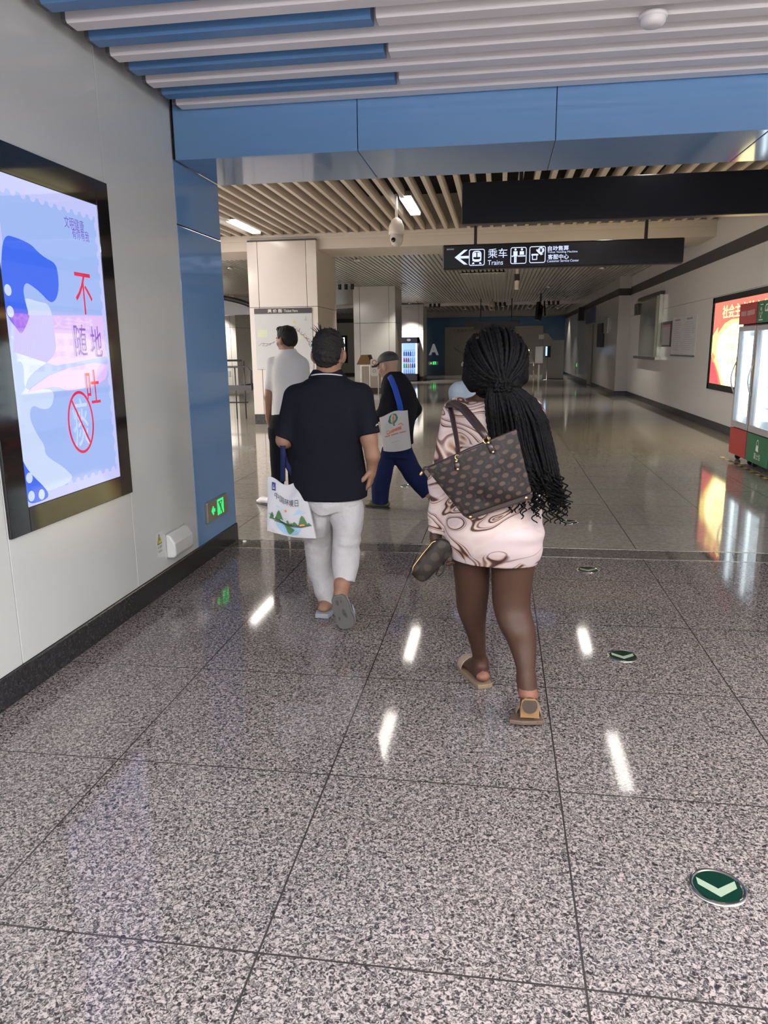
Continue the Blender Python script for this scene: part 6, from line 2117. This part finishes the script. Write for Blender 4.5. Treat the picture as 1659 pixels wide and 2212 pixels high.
S_ = Sdf(.007)
S_.tower([lvl(940, 832, 890, Yc, .13), lvl(985, 828, 888, Yc, .13)], .03)
S_.tower([lvl(965, 826, 866, Yc, .11), lvl(985, 820, 856, Yc, .10), lvl(1015, 813, 848, Yc, .09), lvl(1050, 804, 843, Yc, .085), lvl(1080, 803, 840, Yc, .08), lvl(1087, 804, 840, Yc, .078)], .03)
S_.chain([at(868, 978, Yc), kb], [.105, .09], .03); ccone(S_, kb, ab, .09, .075, .03)
S_.ripple(folds(.006, 16, 12, .9))
S_.build('trousers', [M_navy], man_c)
M_olive = mat('olive_shoe', (.075, .075, .03), .6)
shoe(man_c, (af[0] + .09, Yc + .0, 0), (-1, .25, 0), M_olive, M_shoes, .25)
qf = Sdf(.006)
q0 = ab + np.array([.03, 0, -.05])
qf.cone(q0, q0 + np.array([.03, .02, -.14]), .045, .042, .02, (1, .3, .3), .7); qf.cone(q0 + np.array([.03, .02, -.13]), q0 + np.array([-.02, .03, -.19]), .042, .03, .02)
qf.build('shoe', [M_olive], man_c)
# his shoulder tote
T = [at(820, 902, Yc - .24), at(880, 886, Yc - .24), at(888, 972, Yc - .26), at(829, 978, Yc - .26)]
tote2 = thing('tote_bag', tuple((T[2] + T[3]) / 2), 'white tote with orange print and blue strap on the old man’s shoulder', 'tote bag')
tp = Pillow(T[0], T[1], T[2], T[3], .03, .02, .003, dip=lambda u: .03 * math.sin(math.pi * u) ** 2 * (.4 + .6 * u), sag=lambda u: -.02 * math.sin(math.pi * u) ** .7 + .02)
tp.mesh('bag_body', [fabric('tote_cotton_grey', (.56, .54, .53), .85)], tote2)
mb = MB()
A_ = lambda pts, mi, k=2: put_poly(mb, tp, pts, mi, k)
A_([(.30, .80), (.36, .92), (.46, .95), (.40, .86), (.40, .76), (.45, .70), (.34, .74)], 0)
A_([(.46, .95), (.60, .93), (.66, .84), (.62, .76), (.52, .70), (.53, .64), (.46, .66), (.47, .74), (.57, .80), (.58, .88)], 0, 3)
A_([(.50, .92), (.54, .84), (.50, .76), (.44, .68), (.46, .78), (.46, .86)], 1, 4)
put_text(mb, tp, 'Continental', .48, .555, .12, 1, fit=(.56, .105), k=3, bold=.004, shear=.2, rot=.13)
put_line(mb, tp, [(.66, .66), (.75, .69), (.82, .64)], .022, 1)
for (x0, x1, y) in ((.13, .32, .42), (.36, .62, .435), (.66, .90, .455)):
    A_([(x0, y - .015), (x1, y + .0), (x1, y + .03), (x0, y + .015)], 2)
A_([(.32, .22), (.66, .27), (.66, .285), (.32, .235)], 3)
mb.build('print', [mat('p2_green', (.03, .16, .10), .6), mat('p2_orange', (.62, .16, .05), .6), mat('p2_rust', (.42, .18, .09), .6), mat('p2_grey', (.42, .39, .38), .6)], tote2)
mb = MB()
mb.tube([at(866, 890, Yc - .245), at(862, 868, Yc - .235), at(853, 838, Yc - .225), at(845, 818, Yc - .17), at(840, 812, Yc - .10), at(842, 815, Yc - .02)], .026, 8, flat=.12, fdir=(0, -1, 0))
mb.build('strap', fabric('blue_strap', (.015, .06, .38), .7), tote2, True)

# ================================================================== person in pale blue, almost hidden ahead of the woman
Yb = 4.75
man_b = thing('person', (at(1050, 1270, Yb)[0], Yb, 0), 'person in pale blue shirt almost hidden ahead of the woman with braids', 'person')
S_ = Sdf(.006)
hc = at(1035, 776, Yb)
B = basis(1.25, -.03)
neck = at(1040, 822, Yb)
L = head(S_, hc, B, .98, neck, .055)
shl, shr = at(992, 848, Yb), at(1092, 848, Yb)
S_.cone(neck, shl, .05, .045, .03); S_.cone(neck, shr, .05, .045, .03)
ell_, wrl = at(1000, 930, Yb + .05), at(1020, 960, Yb + .25); elr, wrr = at(1090, 930, Yb + .05), at(1075, 960, Yb + .25)
S_.chain([shl, ell_, wrl], [.045, .036, .026], .02); S_.chain([shr, elr, wrr], [.045, .036, .026], .02)
hand(S_, wrl, (.3, .8, .1), (0, 0, -1), 1, .95, .6); hand(S_, wrr, (-.3, .8, .1), (0, 0, -1), -1, .95, .6)
S_.tower([lvl(850, 1005, 1080, Yb, .09), lvl(1000, 1005, 1080, Yb, .09)], .03)
S_.build('body', [M_skin_c], man_b)
eyes(man_b, L, .98)
S_ = Sdf(.006)
S_.ell(hc + B @ np.array([0, -.018, .04]), (.083, .104, .088), .02, B)
S_.ell(hc + B @ np.array([0, -.055, -.01]), (.075, .062, .065), .03, B)
S_.cut(hc + B @ np.array([0, -.10, -.06]), B @ np.array([0, -.2, -1.0])); S_.cut(hc + B @ np.array([0, .055, .04]), B @ np.array([0, 1, -.55]))
S_.build('hair', [M_hair_b], man_b)
S_ = Sdf(.007)
S_.tower([lvl(812, 1018, 1062, Yb, .065), lvl(822, 1004, 1078, Yb, .085), lvl(836, 992, 1092, Yb, .105), lvl(860, 986, 1097, Yb, .12), lvl(920, 990, 1094, Yb, .12), lvl(1020, 988, 1096, Yb, .125)], .02, p=2.2)
ccone(S_, shl, ell_, .068, .055, .03); ccone(S_, shr, elr, .068, .055, .03)
S_.build('shirt', [fabric('pale_blue_cloth', (.36, .43, .50), .85)], man_b)
S_ = Sdf(.007)
S_.tower([lvl(1005, 992, 1092, Yb, .11), lvl(1080, 990, 1094, Yb, .12)], .03)
S_.tower([lvl(1060, 991, 1042, Yb, .10), lvl(1160, 998, 1046, Yb, .08), lvl(1262, 1004, 1044, Yb, .07)], .03)
S_.tower([lvl(1060, 1046, 1094, Yb, .10), lvl(1160, 1066, 1104, Yb, .08), lvl(1262, 1070, 1106, Yb, .07)], .03)
S_.build('trousers', [M_trb], man_b)
for x in (1024, 1088):
    hp = at(x, 1270, Yb); shoe(man_b, (hp[0], Yb - .06, 0), (0, 1, 0), M_shoes, M_shoes)
